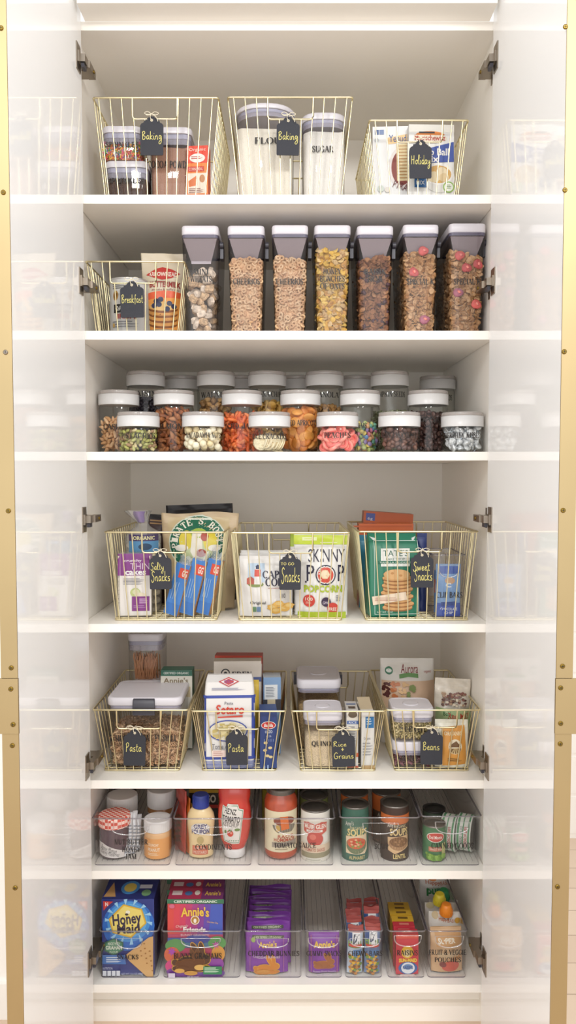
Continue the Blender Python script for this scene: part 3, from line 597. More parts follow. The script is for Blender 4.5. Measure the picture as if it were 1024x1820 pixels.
def bag(name, label, cat, x0, x1, yt, Y, zb, t, front, top=None, bot=None, rot=(0, 0, 0), back=None, seal=.05, wr=.0012, group=None, flare=0, m=None, puff=2.4, dx=0, shear=0, cut=0):
    """A pillow bag with flat crimped seals; printing follows its swelling front."""
    c, w, h = fit(x0, x1, yt, Y, zb); ph = (x0 * 7 + yt) % 6.28
    def prof(u, v):
        un = min(1, abs(2 * u / w)); f = max(0, min(1, v / h)); g = max(0, 1 - (max(0, f - (1 - seal)) / max(seal, 1e-3))) if f > 1 - seal else 1
        vv = (f - .0) / (1 - seal); b = max(0., 1 - abs(2 * min(1, vv) - 1) ** puff * (1 if vv > .5 else .55)) if f < 1 - seal else 0.0
        return (1 - un ** 2.6) * b
    def wob(u, v): return wr * (sin(u * 90 + v * 40 + ph) * sin(v * 70 - u * 35 + ph * 2) + .6 * sin(v * 160 + u * 110 + ph))
    def front_pt(u, v, q=0):
        k = 1 + flare * (v / h - .5); return (u * k + shear * v, -t / 2 * prof(u, v) - wob(u, v) - .0008 - q, v + (cut * sin(u / w * 7 + ph) if v > h * .97 else 0))
    mb = MB(); NU, NV = 30, 38; fm = m or pm(front); vs, fs = [], []
    us = [-w / 2 + w * i / NU for i in range(NU + 1)]; hs = [h * j / NV for j in range(NV + 1)]
    mats = [(pm(top) if top and (v0 / h) > 1 - seal * 1.05 else (pm(bot) if bot and v0 / h < .06 else fm)) for v0 in hs[:-1]]
    F = [[front_pt(u, v) for u in us] for v in hs]; B = [[(q[0], -q[1] * .9 + .0004, q[2]) for q in row] for row in F]
    B = [[(q[0], max(q[1], F[j][i][1] + .0008), q[2]) for i, q in enumerate(row)] for j, row in enumerate(B)]
    for j in range(NV):
        ring0 = F[j] + B[j][::-1]; ring1 = F[j + 1] + B[j + 1][::-1]; n = len(ring0)
        mb.add(ring0 + ring1, [(i, (i + 1) % n, n + (i + 1) % n, n + i) for i in range(n)], mats[j], True)
    mb.add(F[-1] + B[-1][::-1], [list(range(2 * NU + 2))], mats[-1])
    p = Print(mb, front_pt, pxmap(c, Y, zb), False, .0008)
    p.done = lambda: tag(mb.build(name, None, (c + dx, Y + t / 2, zb), rot), label, cat, group)
    p.w, p.hh, p.m, p.c = w, h, mb, c; return p
p = bag('pancake_mix_bag', 'cream bag of pancake mix with an orange lower half', 'bag', 250, 324, 442, .1, z2, .055, '#dccfb6', rot=(radians(-4), 0, radians(4)), seal=.1, flare=.22)
p.poly('#c23a34', [(258, 485), (274, 474), (286, 470), (302, 474), (316, 482), (302, 492), (286, 496), (272, 492)]).text('#f4e6d6', 'ARROWHEAD', 262, 480, 312, 489, bold=.03).text('#a3352f', 'BUTTERMILK', 264, 499, 318, 510, bold=.03).text('#8a4a3a', 'pancake & waffle mix', 268, 512, 316, 517)
p.poly('#e8633a', [(261, 520), (290, 516), (321, 518), (321, 530), (261, 534)]).poly('#f0a24c', [(261, 532), (321, 528), (321, 585), (262, 585)])
for k in range(4): p.ell('#8a4f22', 288, 576 - k * 9, 27, 8).ell('#d99a4e', 288, 573 - k * 9, 27, 7)
p.ell('#e8bd76', 288, 545, 25, 8)
for a, b in ((276, 536), (284, 533), (281, 542), (300, 540), (308, 545), (296, 550), (272, 544)): p.ell('#2d3354', a, b, 5, 4.6)
p.done()
CER = [(322, 388, 334.5, 387, 401, 470, ['MINI', 'WHEATS'], 'mini wheats', 357), (404, 470, 410, 466, 401, 456, ['CHEERIOS'], 'ring cereal', 438), (483, 548, 488, 543, 400, 455, ['CHEERIOS'], 'ring cereal', 515),
       (559, 624, 565, 619, 400, 437, ['HONEY', 'BUNCHES', 'OF OATS'], 'golden honey flakes', 591), (635, 700, 642, 695, 401, 452, ['RAISIN', 'BRAN'], 'raisin bran', 667), (717, 781, 722, 775, 399, 446, ['SPECIAL K'], 'strawberry flakes', 748), (799, 865, 803, 857, 397, 448, ['SPECIAL K'], 'strawberry flakes', 831)]
WH = ['first', 'second', 'third', 'fourth', 'fifth', 'sixth', 'seventh']
def dispenser(i, x0, x1, bx0, bx1, yt, yc, words, what, tc):
    Y, d = .05, .21; zb = z2 - .0055; c, wt, h = fit(x0, x1, yt, Y, zb); wb = wt * .83; hl = Z(yt + 12, Y) - zb
    t = thing('cereal_dispenser', 'clear cereal dispenser of %s, %s from the wire basket' % (what, WH[i]), 'dispenser', (c, Y + d / 2, zb), 'cereal dispensers in a row')
    fw = lambda z: wb + (wt - wb) * z / hl; fd = lambda z: d * (.93 + .07 * z / hl)
    m = MB(); m.loft([rr(fw(z) * (.97 if k == 0 else 1), fd(z), .015, z, 7) for k, z in enumerate((.0, .002, hl * .5, hl))], SMOKE, True, False).build('body', t)
    zg = hl - .012
    m = MB(); m.loft([rr(fw(zg) * .97, fd(zg) * .99, .009, zg), rr(fw(hl) * .975, fd(hl) * .99, .009, hl - .005)], mat('#5d5a6c', .4), False, False).build('gasket', t)
    m = MB(); m.loft([rr(wt * .96, d * .985, .01, hl - .005), rr(wt * 1.0, d, .011, hl - .003), rr(wt * 1.0, d, .011, h - .003), rr(wt * .97, d * .985, .01, h)], LIDW).build('lid', t)
    m = MB(); zt_, zb_ = hl - .013, hl - .064                                 # pouring chute behind the front wall
    a, b = fw(zt_) * .46, fw(zt_) * .27
    CH = clear('#d6d0d2', .12, .05, milky=.4, mcol='#c4babd')  # milky haze of frontal reflections put into the chute's colour
    m.add([(-a, -d / 2 + .005, zt_), (a, -d / 2 + .005, zt_), (b, -d / 2 + .03, zb_), (-b, -d / 2 + .03, zb_)], [(0, 3, 2, 1)], CH)
    m.add([(-a, -d / 2 + .0055, zt_), (a, -d / 2 + .0055, zt_), (b, -d / 2 + .0305, zb_), (-b, -d / 2 + .0305, zb_)], [(0, 1, 2, 3)], CH)
    m.box(-b, b, -d / 2 + .028, -d / 2 + .031, zb_ - .002, zb_ + .004, CH).build('pouring_chute', t)
    m = MB(); zl = hl - .02
    for z0, z1_, x0_ in ((zl - .032, zl + .004, .002),): m.box(fw(zl) / 2 + .0015, fw(zl) / 2 + .0095, -d / 2 + .035, -d / 2 + .06, z0, z1_, DARK)
    m.lathe([(.007, -.004), (.007, .004)], DARK, 14, M=Matrix.Translation((fw(zl) / 2 + .006, -d / 2 + .032, zl - .001)) @ Matrix.Rotation(pi / 2, 4, 'Y')).build('latch', t)
    m = MB(); sl = lambda v: fd(v) / 2
    p = Print(m, lambda u, v, q: (u, -sl(v) - q - .0003, v), pxmap(c, Y, zb)); n = len(words); ym = 489 if n == 2 else 495 if n == 3 else 500
    for k, s in enumerate(words):
        yy = ym + (k - (n - 1) / 2) * 13; hw = {4: 13, 5: 16, 6: 19, 7: 22, 8: 24, 9: 24}[len(s)]; p.ser(INK, s, tc - hw, yy - 5.5, tc + hw, yy + 5.5)
    m.build('lettering', t)
    return t, (lambda z: fw(z) - .003), fd(.1) - .004, Z(yc, Y) - zb
out = [dispenser(i, *a) for i, a in enumerate(CER)]
def S(i, s, pr, shell=2.0, dome=.004): t, fw, d, top = out[i]; return t.location, heap_pts(('box', fw, d, .002), s, pr, 11 + i, top, shell, dome)
BU = lambda i, e: (out[i][1], out[i][2], out[i][3], e)
FL = [MB().loft([[(x * .0088, y * .0058, z * .0125) for x, y, z in r] for r in (rr(1.5, 1.5, .3, -.85, 3), rr(2, 2, .4, -.4, 3), rr(2, 2, .4, .4, 3), rr(1.5, 1.5, .3, .85, 3))], mat('#ccae86', .85, bump=1, bscale=260, vary=.45, vscale=160)),
      MB().loft([[(x * .0088, y * .0058, z * .0125) for x, y, z in r] for r in (rr(1.5, 1.5, .3, -.85, 3), rr(2, 2, .4, -.4, 3), rr(2, 2, .4, .4, 3), rr(1.5, 1.5, .3, .85, 3))], mat('#dacbb4', .8, bump=1, bscale=240, vary=.35, vscale=110))]
b_, pts = S(0, .0215, .0115, 1.3, .006)
heap_things('wheat_biscuit', 'frosted shredded wheat biscuit in the first cereal dispenser', 'cereal', 'wheat biscuits in the first dispenser', b_, pts, FL, 3)
RING = [torus(.0046, .0024, mat(k, .75, bump=.5, bscale=500, vary=.12, vscale=60), 12, 7) for k in ('#d2ae84', '#d9ba92', '#c8a078')]
for i, wd in ((1, 'second'), (2, 'third')):
    b_, pts = S(i, .0088, .0048, 2.2, .003)
    heap_stuff('ring_cereal', 'pale oat rings filling the %s cereal dispenser' % wd, 'cereal', b_, pts, RING, 4 + i, face=.55, bulk=BU(i, .009))
YF = [flake(.0082, mat(k, .6, bump=.4, bscale=250, vary=.2, vscale=80), q) for q, k in enumerate(('#d6ae48', '#dcbc60', '#c99c3c', '#d6ba7c', '#c29450'))]
GR = [flake(.0078, mat(k, .7, bump=.4, bscale=250, vary=.2, vscale=80), q) for q, k in enumerate(('#c4a470', '#b8925e', '#ceb27e'))]
b_, pts = S(3, .0096, .005, 1.8, .004)
heap_stuff('golden_flakes', 'golden oat flakes in the fourth cereal dispenser', 'cereal', b_, pts, YF + GR, 8, face=.5, bulk=BU(3, .011))
RB = [flake(.0078, mat(k, .75, bump=.5, bscale=250, vary=.2, vscale=80), q) for q, k in enumerate(('#94653f', '#835532', '#a5774e', '#774c30', '#906440'))] + [ellipsoid(.006, .0045, .0035, mat('#4a2a30', .6, bump=.6, bscale=200), bumpy=.2)]
b_, pts = S(4, .0092, .0048, 1.8, .005)
heap_stuff('bran_flakes', 'brown bran flakes and raisins in the fifth cereal dispenser', 'cereal', b_, pts, RB, 9, face=.5, bulk=BU(4, .011))
SK = [flake(.0078, mat(k, .7, bump=.5, bscale=250, vary=.18, vscale=80), q + 3) for q, k in enumerate(('#bd9464', '#b08454', '#c9a376', '#a5784a'))]
for i, wd, sp in ((5, 'sixth', [(753, 446, .3), (736, 484, .9), (755, 568, .2)]), (6, 'seventh', [(818, 454, .1), (850, 470, 1.2), (815, 520, .4), (847, 541, .8), (830, 476, .6)])):
    b_, pts = S(i, .0092, .0048, 1.8, .006)
    heap_stuff('wheat_flakes', 'tan wheat flakes filling the %s cereal dispenser' % wd, 'cereal', b_, pts, SK, 10 + i, face=.5, bulk=BU(i, .011))
    for k, (x, y, a) in enumerate(sp):
        q = P(x, y, .0562); hue = ('#c45a54', '#bb4e4c', '#9a6070')[k % 3]
        m = MB(); m.put(ellipsoid(.0105, .0035, .0125, mat(hue, .55, bump=.5, bscale=180, vary=.2, vscale=60), 16, 9, taper=.22, bumpy=.14, seed=k), Matrix.Rotation(a + 1.2, 4, 'Y')); m.put(ellipsoid(.005, .0008, .0026, mat('#cf7a70', .6, vary=.25, vscale=120), 10, 6, bumpy=.3), Matrix.Translation((.001, -.0036, .001)) @ Matrix.Rotation(a + .3, 4, 'Y'))
        tag(m.build('dried_strawberry', None, q), 'dried red strawberry slice among the flakes of the %s dispenser' % wd, 'fruit', 'strawberry slices in the %s dispenser' % wd)
# ------------------------------------------------------------------ SHELF 3: glass jars
z3 = SH[3] + .0005
Y1, Y2, Y3, Y4 = .07, .17, .275, .40
J = lambda lab, cx, row, text=None, ty=None, half=None: jar(lab, cx, *{1: (cx - 37.3, cx + 37.3, 731, 757, Y1), 2: (cx - 35.8, cx + 35.8, 692, 718, Y2), 3: (cx - 34, cx + 34, 658, 684, Y3), 4: (cx - 31.6, cx + 31.6, 666, 690, Y4)}[row], z3, text, ty, half)
def fill(j, name, what, pieces, s, pr, row, ytop, indiv=True, seed=1, cat='nut', flat=0, turn=None, group=None, shell=2.1, dome=.002, yo=0):
    t, c, R, h = j; Yr = {1: Y1, 2: Y2, 3: Y3, 4: Y4}[row]; top = Z(ytop, Yr - R) - z3
    pts = heap_pts(('cyl', R - .002, .004), s, pr, seed, top, shell, dome)
    if indiv: heap_things(name, what, cat, group or (name.replace('_', ' ') + 's in their jar'), t.location, pts, pieces, seed, flat, turn)
    else: heap_stuff(name, what, cat, t.location, pts, pieces, seed, flat)
NB = dict(bump=.4, bscale=220, vary=.16, vscale=60)
j = J('short jar of pistachios, front row beside the left wall', 246, 1, 'PISTACHIOS', 774, 34)
fill(j, 'pistachio', 'green shelled pistachio in the short jar nearest the left wall', [ellipsoid(.0042, .0042, .0075, mat(k, .6, **NB)) for k in ('#a8a75a', '#b9b878', '#8c8a4a', '#c9b98a', '#9a7a5a')], .0108, .004, 1, 762, seed=2)
j = J('short jar of macadamia nuts, front row', 361, 1, 'MACADAMIA NUTS', 773, 35)
fill(j, 'macadamia_nut', 'pale round macadamia nut in a short jar', [ellipsoid(.0083, .0083, .0083, mat(k, .5, **NB), 14, 9) for k in ('#e9dcbc', '#e2d0a6', '#efe6cf')], .0165, .0083, 1, 755, seed=3)
j = J('short jar of rice crackers, front row', 479, 1, 'RICE CRACKERS', 775, 35)
t, c, R, h = j
CR = MB().lathe([(.0012, -.0012), (.017, -.0012), (.019, 0), (.017, .0012), (.0012, .0012)], mat('#ecdfc0', .7, bump=.6, bscale=260, vary=.1, vscale=90), 22)
src = CR.build('rice_cracker'); r = random.Random(4)
for k in range(34):
    o = src if k == 0 else src.copy()
    if k: C.objects.link(o)
    ax = Vector((0, 0, 1))
    if k < 8: x, y, z = -.018 + r.uniform(-.004, .004), -.012 + .003 * k, .023 + .001 * (k % 3); ax = Vector((-.25, -1, .2 + .04 * k))
    elif k < 22: q = k - 8; x, y, z = -.012 + q * .0032, -.012 + .004 * (q % 3), .0255 - .0003 * q; ax = Vector((-.93, -.38 + r.uniform(-.08, .08), .34 + r.uniform(-.08, .08)))
    else: q = k - 22; x, y, z = r.uniform(-.018, .018), r.uniform(-.012, .018), .006 + .0026 * q; ax = Vector((r.gauss(0, .15), r.gauss(0, .15), 1))
    o.location = t.location + Vector((x, y, z)); o.rotation_euler = ax.to_track_quat('Z', 'Y').to_euler(); tag(o, 'round pale rice cracker in a short jar', 'cracker', 'rice crackers in their jar')
j = J('short jar of pink peach rings, front row', 600, 1, 'PEACHES', 773, 25)
PE = []
for k in range(2):
    m = torus(.0092, .0052, mat('#f0978a', .45, bump=.4, bscale=300, vary=.1, vscale=50), 16, 8); m.put(torus(.0092, .0040, mat('#e8706a', .45, bump=.4, bscale=300), 16, 8), Matrix.Translation((0, 0, .0022 if k else .0016))); m.put(ellipsoid(.007, .007, .0028, mat('#f1a08e', .5), 12, 6), Matrix()); PE.append(m)
fill(j, 'peach_ring', 'sugared pink peach ring in a short jar', PE, .0165, .0095, 1, 757, seed=5, cat='candy', turn=lambda r: (pi / 2 + r.gauss(-.3, .6), r.gauss(0, .5), r.uniform(-.6, .6)))
CHP = lambda k: MB().lathe([(.001, 0), (.0062, .0002), (.0066, .0016), (.005, .0045), (.0022, .0072), (.0004, .0092)], mat(k, .4, vary=.15, vscale=50), 12, M=Matrix.Translation((0, 0, -.003)))
j = J('short jar of dark chocolate pieces, front row', 710, 1, 'DARK CHOCOLATE', 773, 35)
fill(j, 'chocolate_piece', 'dark chocolate piece in a short front jar', [ellipsoid(.0075, .007, .0055, mat(k, .4, vary=.15, vscale=50), 12, 7) for k in ('#5d3f36', '#6a483c', '#523630', '#7a5548')], .013, .007, 1, 757, seed=6, cat='chocolate')
j = J('short jar of silver wrapped chocolates, front row beside the right wall', 822, 1, 'HERSHEY KISSES', 773, 35)
KI = []
for k in range(2):
    m = MB().lathe([(.001, 0), (.0085, .0003), (.0095, .0025), (.0075, .0062), (.0042, .0095), (.0016, .0135), (.0004, .016)], mat('#eceef1', .3, .6, bump=.8, bscale=300), 12, M=Matrix.Translation((0, 0, -.006))); m.box(-.001, .001, -.0003, .0003, .009, .02, WHITE if k else mat('#cfe0ee', .4)); KI.append(m)
fill(j, 'wrapped_chocolate', 'silver foil wrapped chocolate drop in the jar by the right wall', KI, .0165, .0085, 1, 757, seed=7, cat='chocolate')
j = J('medium jar of cashews behind the pistachios', 211, 2, 'CASHEWS', 758, 30)
fill(j, 'cashew', 'curved tan cashew in a medium jar', [ellipsoid(.0048, .0045, .010, mat(k, .55, **NB), 10, 8, bend=.005) for k in ('#d3a478', '#c99866', '#dcb48a')], .0132, .0058, 2, 742, seed=8)
j = J('medium jar of almonds behind the macadamia nuts', 309, 2, 'ALMONDS', 757, 32)
fill(j, 'almond', 'brown almond in a medium jar', [ellipsoid(.0062, .004, .0118, mat(k, .6, **NB), 10, 8, taper=.3) for k in ('#a8683c', '#9a5a32', '#b87a4a', '#8e5230')], .0135, .0062, 2, 722, seed=9)
MG = [MB().tube(smooth_pts([(-.02, 0, 0), (-.008, .004, .003), (.006, -.003, .001), (.02, .003, -.003)], 3), [.0022] + [.0045] * 8 + [.002], mat(k, .5, bump=.5, bscale=150, vary=.15, vscale=40), 7) for k in ('#e0733a', '#d9622c', '#e8854a')]
j = J('medium jar of dried mango strips behind the rice crackers', 430, 2, 'DRIED MANGO', 757, 34)
fill(j, 'dried_mango', 'orange dried mango strip in a medium jar', MG, .0115, .0075, 2, 738, seed=10, cat='fruit')
AP = [ellipsoid(.0155, .0145, .0055, mat(k, .5, bump=.5, bscale=120, vary=.14, vscale=40), 16, 8, bumpy=.03, seed=q) for q, k in enumerate(('#d8893a', '#e09a48', '#cc7a2e'))]
j = J('medium jar of dried apricots behind the peach rings', 534, 2, 'DRIED APRICOTS', 751, 34)
fill(j, 'dried_apricot', 'orange dried apricot in a medium jar', AP, .018, .0115, 2, 724, seed=11, cat='fruit', turn=lambda r: (pi / 2 + r.gauss(0, .55), r.gauss(0, .5), r.uniform(-.7, .7)))
j = J('medium jar of coloured chocolate buttons behind the dark chocolate', 640, 2, 'M&MS', 756, 30)
fill(j, 'candy_button', 'sugar-coated coloured chocolate button in a medium jar', [ellipsoid(.0066, .0066, .0038, mat(k, .35), 12, 7) for k in ('#93ad5e', '#7196c4', '#c97a92', '#d8c468', '#9c88b8', '#6ca48e', '#d29f72', '#b4bf7c')], .0108, .0055, 2, 751, seed=12, cat='candy')
j = J('medium jar of chocolate chips, near the right wall', 761, 2, 'DARK CHOC', 745, 32)
fill(j, 'chocolate_chip', 'small dark chocolate chip in a medium jar', [CHP(k) for k in ('#4c302a', '#583a32', '#432a26')], .0122, .006, 2, 728, seed=13, cat='chocolate')
j = J('tall jar of raisins behind the cashews', 259, 3, 'RAISINS', 699, 28)
fill(j, 'raisins', 'black raisins in a tall rear jar', [ellipsoid(.005, .004, .0035, mat('#2c2430', .5, bump=.6, bscale=200), bumpy=.15)], .0085, .004, 3, 702, False, seed=14, cat='fruit')
j = J('tall jar of walnuts behind the almonds', 384, 3, 'WALNUTS', 701, 30)
fill(j, 'walnut', 'crinkled walnut piece in a tall jar', [ellipsoid(.010, .008, .006, mat(k, .6, bump=1, bscale=160, vary=.2, vscale=60), 14, 9, bumpy=.28, seed=q) for q, k in enumerate(('#a9814f', '#b8925f', '#8f6a40'))], .0155, .007, 3, 706, seed=15)
j = J('tall jar of banana chips behind the mango', 475, 3, 'BANANA CHIPS', 700, 31)
fill(j, 'banana_chip', 'golden banana chip in a tall jar', [MB().lathe([(.0006, -.0015), (.012, -.001), (.0125, .0008), (.0006, .0015)], mat(k, .55, **NB), 14) for k in ('#d2ab5c', '#c79a48')], .0145, .009, 3, 712, seed=16, cat='fruit')
j = J('tall jar of granola behind the apricots', 577, 3, 'GRANOLA', 701, 28)
fill(j, 'granola', 'clumped golden granola in a tall jar', [ellipsoid(.008, .007, .006, mat(k, .7, bump=1, bscale=200, vary=.25, vscale=80), bumpy=.25, seed=q) for q, k in enumerate(('#b98d55', '#a67a44'))], .012, .006, 3, 716, False, seed=17, cat='cereal')
j = J('tall jar of pumpkin seeds behind the dark chocolate', 693, 3, 'PUMPKIN SEEDS', 700, 31)
fill(j, 'pumpkin_seeds', 'grey green pumpkin seeds low in a tall jar', [ellipsoid(.004, .002, .0075, mat('#7c8060', .6))], .009, .004, 3, 728, False, seed=18, cat='seed')
j = J('rear jar of sunflower seeds behind the chocolate chips', 778, 4, 'SUNFLOWER SEEDS', 706, 29)
fill(j, 'sunflower_seeds', 'grey sunflower seeds low in a rear jar', [ellipsoid(.003, .002, .006, mat('#8a8478', .6))], .008, .0035, 4, 740, False, seed=19, cat='seed')
J('empty rear jar seen between the raisins and walnuts jars', 324, 4); J('empty rear jar seen between the walnuts and banana chips jars', 428, 4)
J('empty rear jar seen between the banana chips and granola jars', 527, 4); J('empty rear jar seen between the granola and pumpkin seed jars', 633, 4)
# ------------------------------------------------------------------ SHELF 4
z4 = SH[4] + .0062
def pack3(name, label, cat, x0, x1, yt, Y, zb, d, front, side=None, top=None, group=None, rot=(0, 0, 0), soft=.006, dy=0, m=None):
    """A soft brick-shaped pack: rounded corners, slightly bulging front."""
    c, w, h = fit(x0, x1, yt, Y, zb); mb = MB(); fm = m or pm(front); n = 8; secs = []
    for i in range(n + 1):
        f = i / n; q = sin(pi * f) ** .5 if 0 < f < 1 else 0; secs.append(rr(w * (.94 + .06 * q), d * (.86 + .14 * q), soft, h * f, 4))
    mb.loft(secs, fm)
    def mp(u, v, q):
        f = max(0, min(1, v / h)); k = sin(pi * f) ** .5 if 0 < f < 1 else 0; ww = w * (.94 + .06 * k) / 2
        over = max(0, abs(u) - (ww - soft)); y = -d * (.86 + .14 * k) / 2 + (soft - math.sqrt(max(0, soft * soft - min(over, soft) ** 2)))
        return (u, y - q - .0003, v)
    p = Print(mb, mp, pxmap(c, Y, zb), False); p.m, p.w, p.hh, p.c = mb, w, h, c
    p.done = lambda: tag(mb.build(name, None, (c, Y + d / 2 + dy, zb), rot), label, cat, group); return p
RICE = mat('#e3d9c2', .75, bump=1, bscale=170, vary=.2, vscale=120)
p = pack3('rice_thin_pack', 'purple and white pack of thin rice cakes, foremost in its basket', 'pack', 206, 268, 984, .055, z4, .05, '#ece7e2', rot=(0, 0, radians(5)), m=FILM)
for k in range(14): p.m.box(-p.w / 2 + .0025, -p.w / 2 + .009, -.022, .022, .004 + k * p.hh * .068, .004 + (k + .8) * p.hh * .068, RICE)
p.m.box(-p.w / 2 + .004, p.w / 2 - .004, -.0225, .0225, .003, p.hh - .006, RICE)
p.quad('#f0ece8', 212, 984, 267, 1094).quad('#8a3c8c', 208, 984, 267, 1023).text('#f3e8f4', 'crunchy', 219, 994, 250, 1000, bold=.02).text('#e8d4ea', 'THIN', 230, 1001, 264, 1012).text('#ffffff', 'cakes', 221, 1011, 258, 1022, bold=.03).lines('#8d8a90', 218, 1028, 258, 1040, 5)
p.ell('#c4cf8c', 239, 1053, 9, 8).ell('#e4e6c0', 240, 1052, 6, 5).ell('#e9dfc4', 248, 1058, 10, 5).quad('#8a3c8c', 233, 1060, 264, 1086).lines('#d9b8dc', 246, 1064, 262, 1074, 3).lines('#b888bc', 236, 1076, 262, 1082, 2); p.done()
# round rice cakes in a tied bag
t = thing('rice_cake_bag', 'clear bag of round rice cakes tied with a purple twist', 'bag', (P(255, 985, .16).x, .16, z4)); R = .045
hb = Z(946, .12) - z4
m = MB(); m.lathe([(R * .9, 0), (R, .008), (R, hb * .93), (R * .85, hb), (R * .4, hb + .012), (R * .3, hb + .02)], FILM, 30, True, False)
n = 24; m.loft([[(R * q * cos(2 * pi * i / n) * (1 + .25 * s * sin(i * 5.1)) - .012 * s, R * q * .6 * sin(2 * pi * i / n) * (1 + .3 * s * cos(i * 3.7)), z) for i in range(n)] for q, z, s in ((.3, hb + .02, 0), (.5, hb + .035, .6), (.75, hb + .052, 1))], FILM, False, False).build('wrapper', t)
m = MB(); p = Print(m, lambda u, v, q: ((R + q) * sin(u / R), -(R + q) * cos(u / R), v), pxmap(t.location.x, .115, z4), False)
p.quad('#4a3c66', 226, 950, 286, 962).quad('#5a93c0', 226, 962, 286, 982).text('#e4dca8', 'ORGANIC', 236, 953, 276, 960, bold=.03).ell('#2e4a68', 258, 972, 12, 6); m.build('label_band', t)
m = MB()
for k in range(9): m.lathe([(R * .9, k * hb * .1), (R * .93, k * hb * .1 + .004), (R * .9, k * hb * .1 + .009)], RICE, 26)
m.build('rice_cakes', t)['kind'] = 'stuff'
m = MB(); PUR = mat('#6a3f98', .5); m.loft([[(.013 * q * cos(2 * pi * i / 12) * (1 + .3 * sin(i * 4.3)) - k, .008 * q * sin(2 * pi * i / 12), z) for i in range(12)] for q, z, k in ((.6, hb + .022, .004), (.8, hb + .03, .006), (1.0, hb + .042, .010), (1.1, hb + .05, .008))], PUR).build('purple_tie', t)
p = bag('dark_snack_bag', 'dark red and black bag standing behind the tied rice cakes', 'bag', 249, 289, 915, .235, z4, .05, '#3a2426', top='#1f1a1c', seal=.06, rot=(0, radians(4), 0)); p.lines('#b08a5a', 254, 925, 284, 935, 2); p.done()
p = bag('cheese_puff_bag', 'big tan puff snack bag with a round green badge', 'bag', 285, 418, 913, .15, z4, .085, '#cdb692', seal=.07, rot=(radians(-3), 0, 0), flare=.13, wr=.0015, cut=.003)
p.poly('#cdb88f', [(296, 921), (402, 921), (402, 1090), (296, 1090)]).ell('#d8e2d2', 349, 967, 51, 50).ell('#1f6b50', 349, 967, 49, 48).ell('#c8d2a0', 350, 972, 31, 29).ell('#e3cf3c', 330, 962, 13, 17).ell('#e3cf3c', 372, 964, 12, 17).ell('#a8c050', 351, 950, 14, 9)
p.poly('#efe9d8', [(340, 950), (356, 950), (360, 985), (346, 998), (338, 982)]).ell('#b5432c', 362, 956, 7, 8).ell('#b5432c', 357, 985, 9, 7).ell('#f0ece0', 322, 976, 12, 6).ell('#f0ece0', 380, 976, 11, 6)
word = "PIRATE'S BOOTY"; n = len(word)
for k, ch in enumerate(word):
    if ch in " '": continue
    a = radians(192 - (204) * (k + .3) / (n - .4)); x, y = 349 + 40 * cos(a), 967 - 39 * sin(a); p.glyphs('#f2eedd', serif(ch, .2, .1), x - 4.2, y - 6, x + 4.2, y + 6, rot=math.degrees(a) - 90)
p.done()
p = bag('black_snack_bag', 'black bag rising behind the tan puff snack bag', 'bag', 298, 418, 897, .27, z4, .06, '#232126', seal=.05, rot=(0, radians(-2), 0)); p.done()
BLU = '#4a86d0'
for k, (x0, x1, yt, dxx) in enumerate(((298, 326, 1003, 0), (326, 354, 996, 1), (356, 382, 996, 2))):
    c, w, h = fit(x0, x1, yt, .05, z4); t = thing('crispbread_pack', 'blue crispbread packet leaning, ' + ('nearest the chalk tag', 'between its two twins', 'closest to the end of the basket')[k], 'packet', (c - .012, .068 + .004 * k, z4 + .006), 'blue crispbread packets', rot=(radians(-4), radians(15 - k), radians(-12)))
    w *= .92; d = .03; m = MB(); m.box(-w / 2, w / 2, -d / 2, d / 2, 0, h * .98, pm(BLU), faces=dict(right=mat('#b98a5c', .8, bump=.8, bscale=200), left=mat('#b98a5c', .8, bump=.8, bscale=200)))
    p = Print(m, lambda u, v, q: (u, -d / 2 - q, v), lambda x, y: ((x - .5) * w, (1 - y) * h * .98)); p.quad('#3f78c4', 0, .78, 1, .98).poly('#e0533c', [(.36, .08), (1, .08), (1, .27), (.36, .27)]).text('#f6e4da', 'GG', .58, .11, .95, .24, bold=.03)
    for q in range(3): p.quad('#9fc4ec', .2 + .17 * q, .36, .24 + .17 * q, .7)
    m.build('pack', t)
    m = MB(); n = 14; ring = lambda a, b, z, s: [(w / 2 * a * cos(2 * pi * i / n) * (1 + .12 * s * sin(i * 4.7 + k)), d / 2 * b * sin(2 * pi * i / n), z + .008 * s * sin(i * 3.1 + k)) for i in range(n)]
    m.loft([ring(1.1, 1.1, h * .97, 0), ring(.9, .8, h * 1.04, .3), ring(1.05, .2, h * 1.13, 1)], FILM, False, False); m.loft([ring(1.1, 1.1, .003, 0), ring(1.1, .5, -.004, .3)], FILM, False, False).build('cellophane', t)
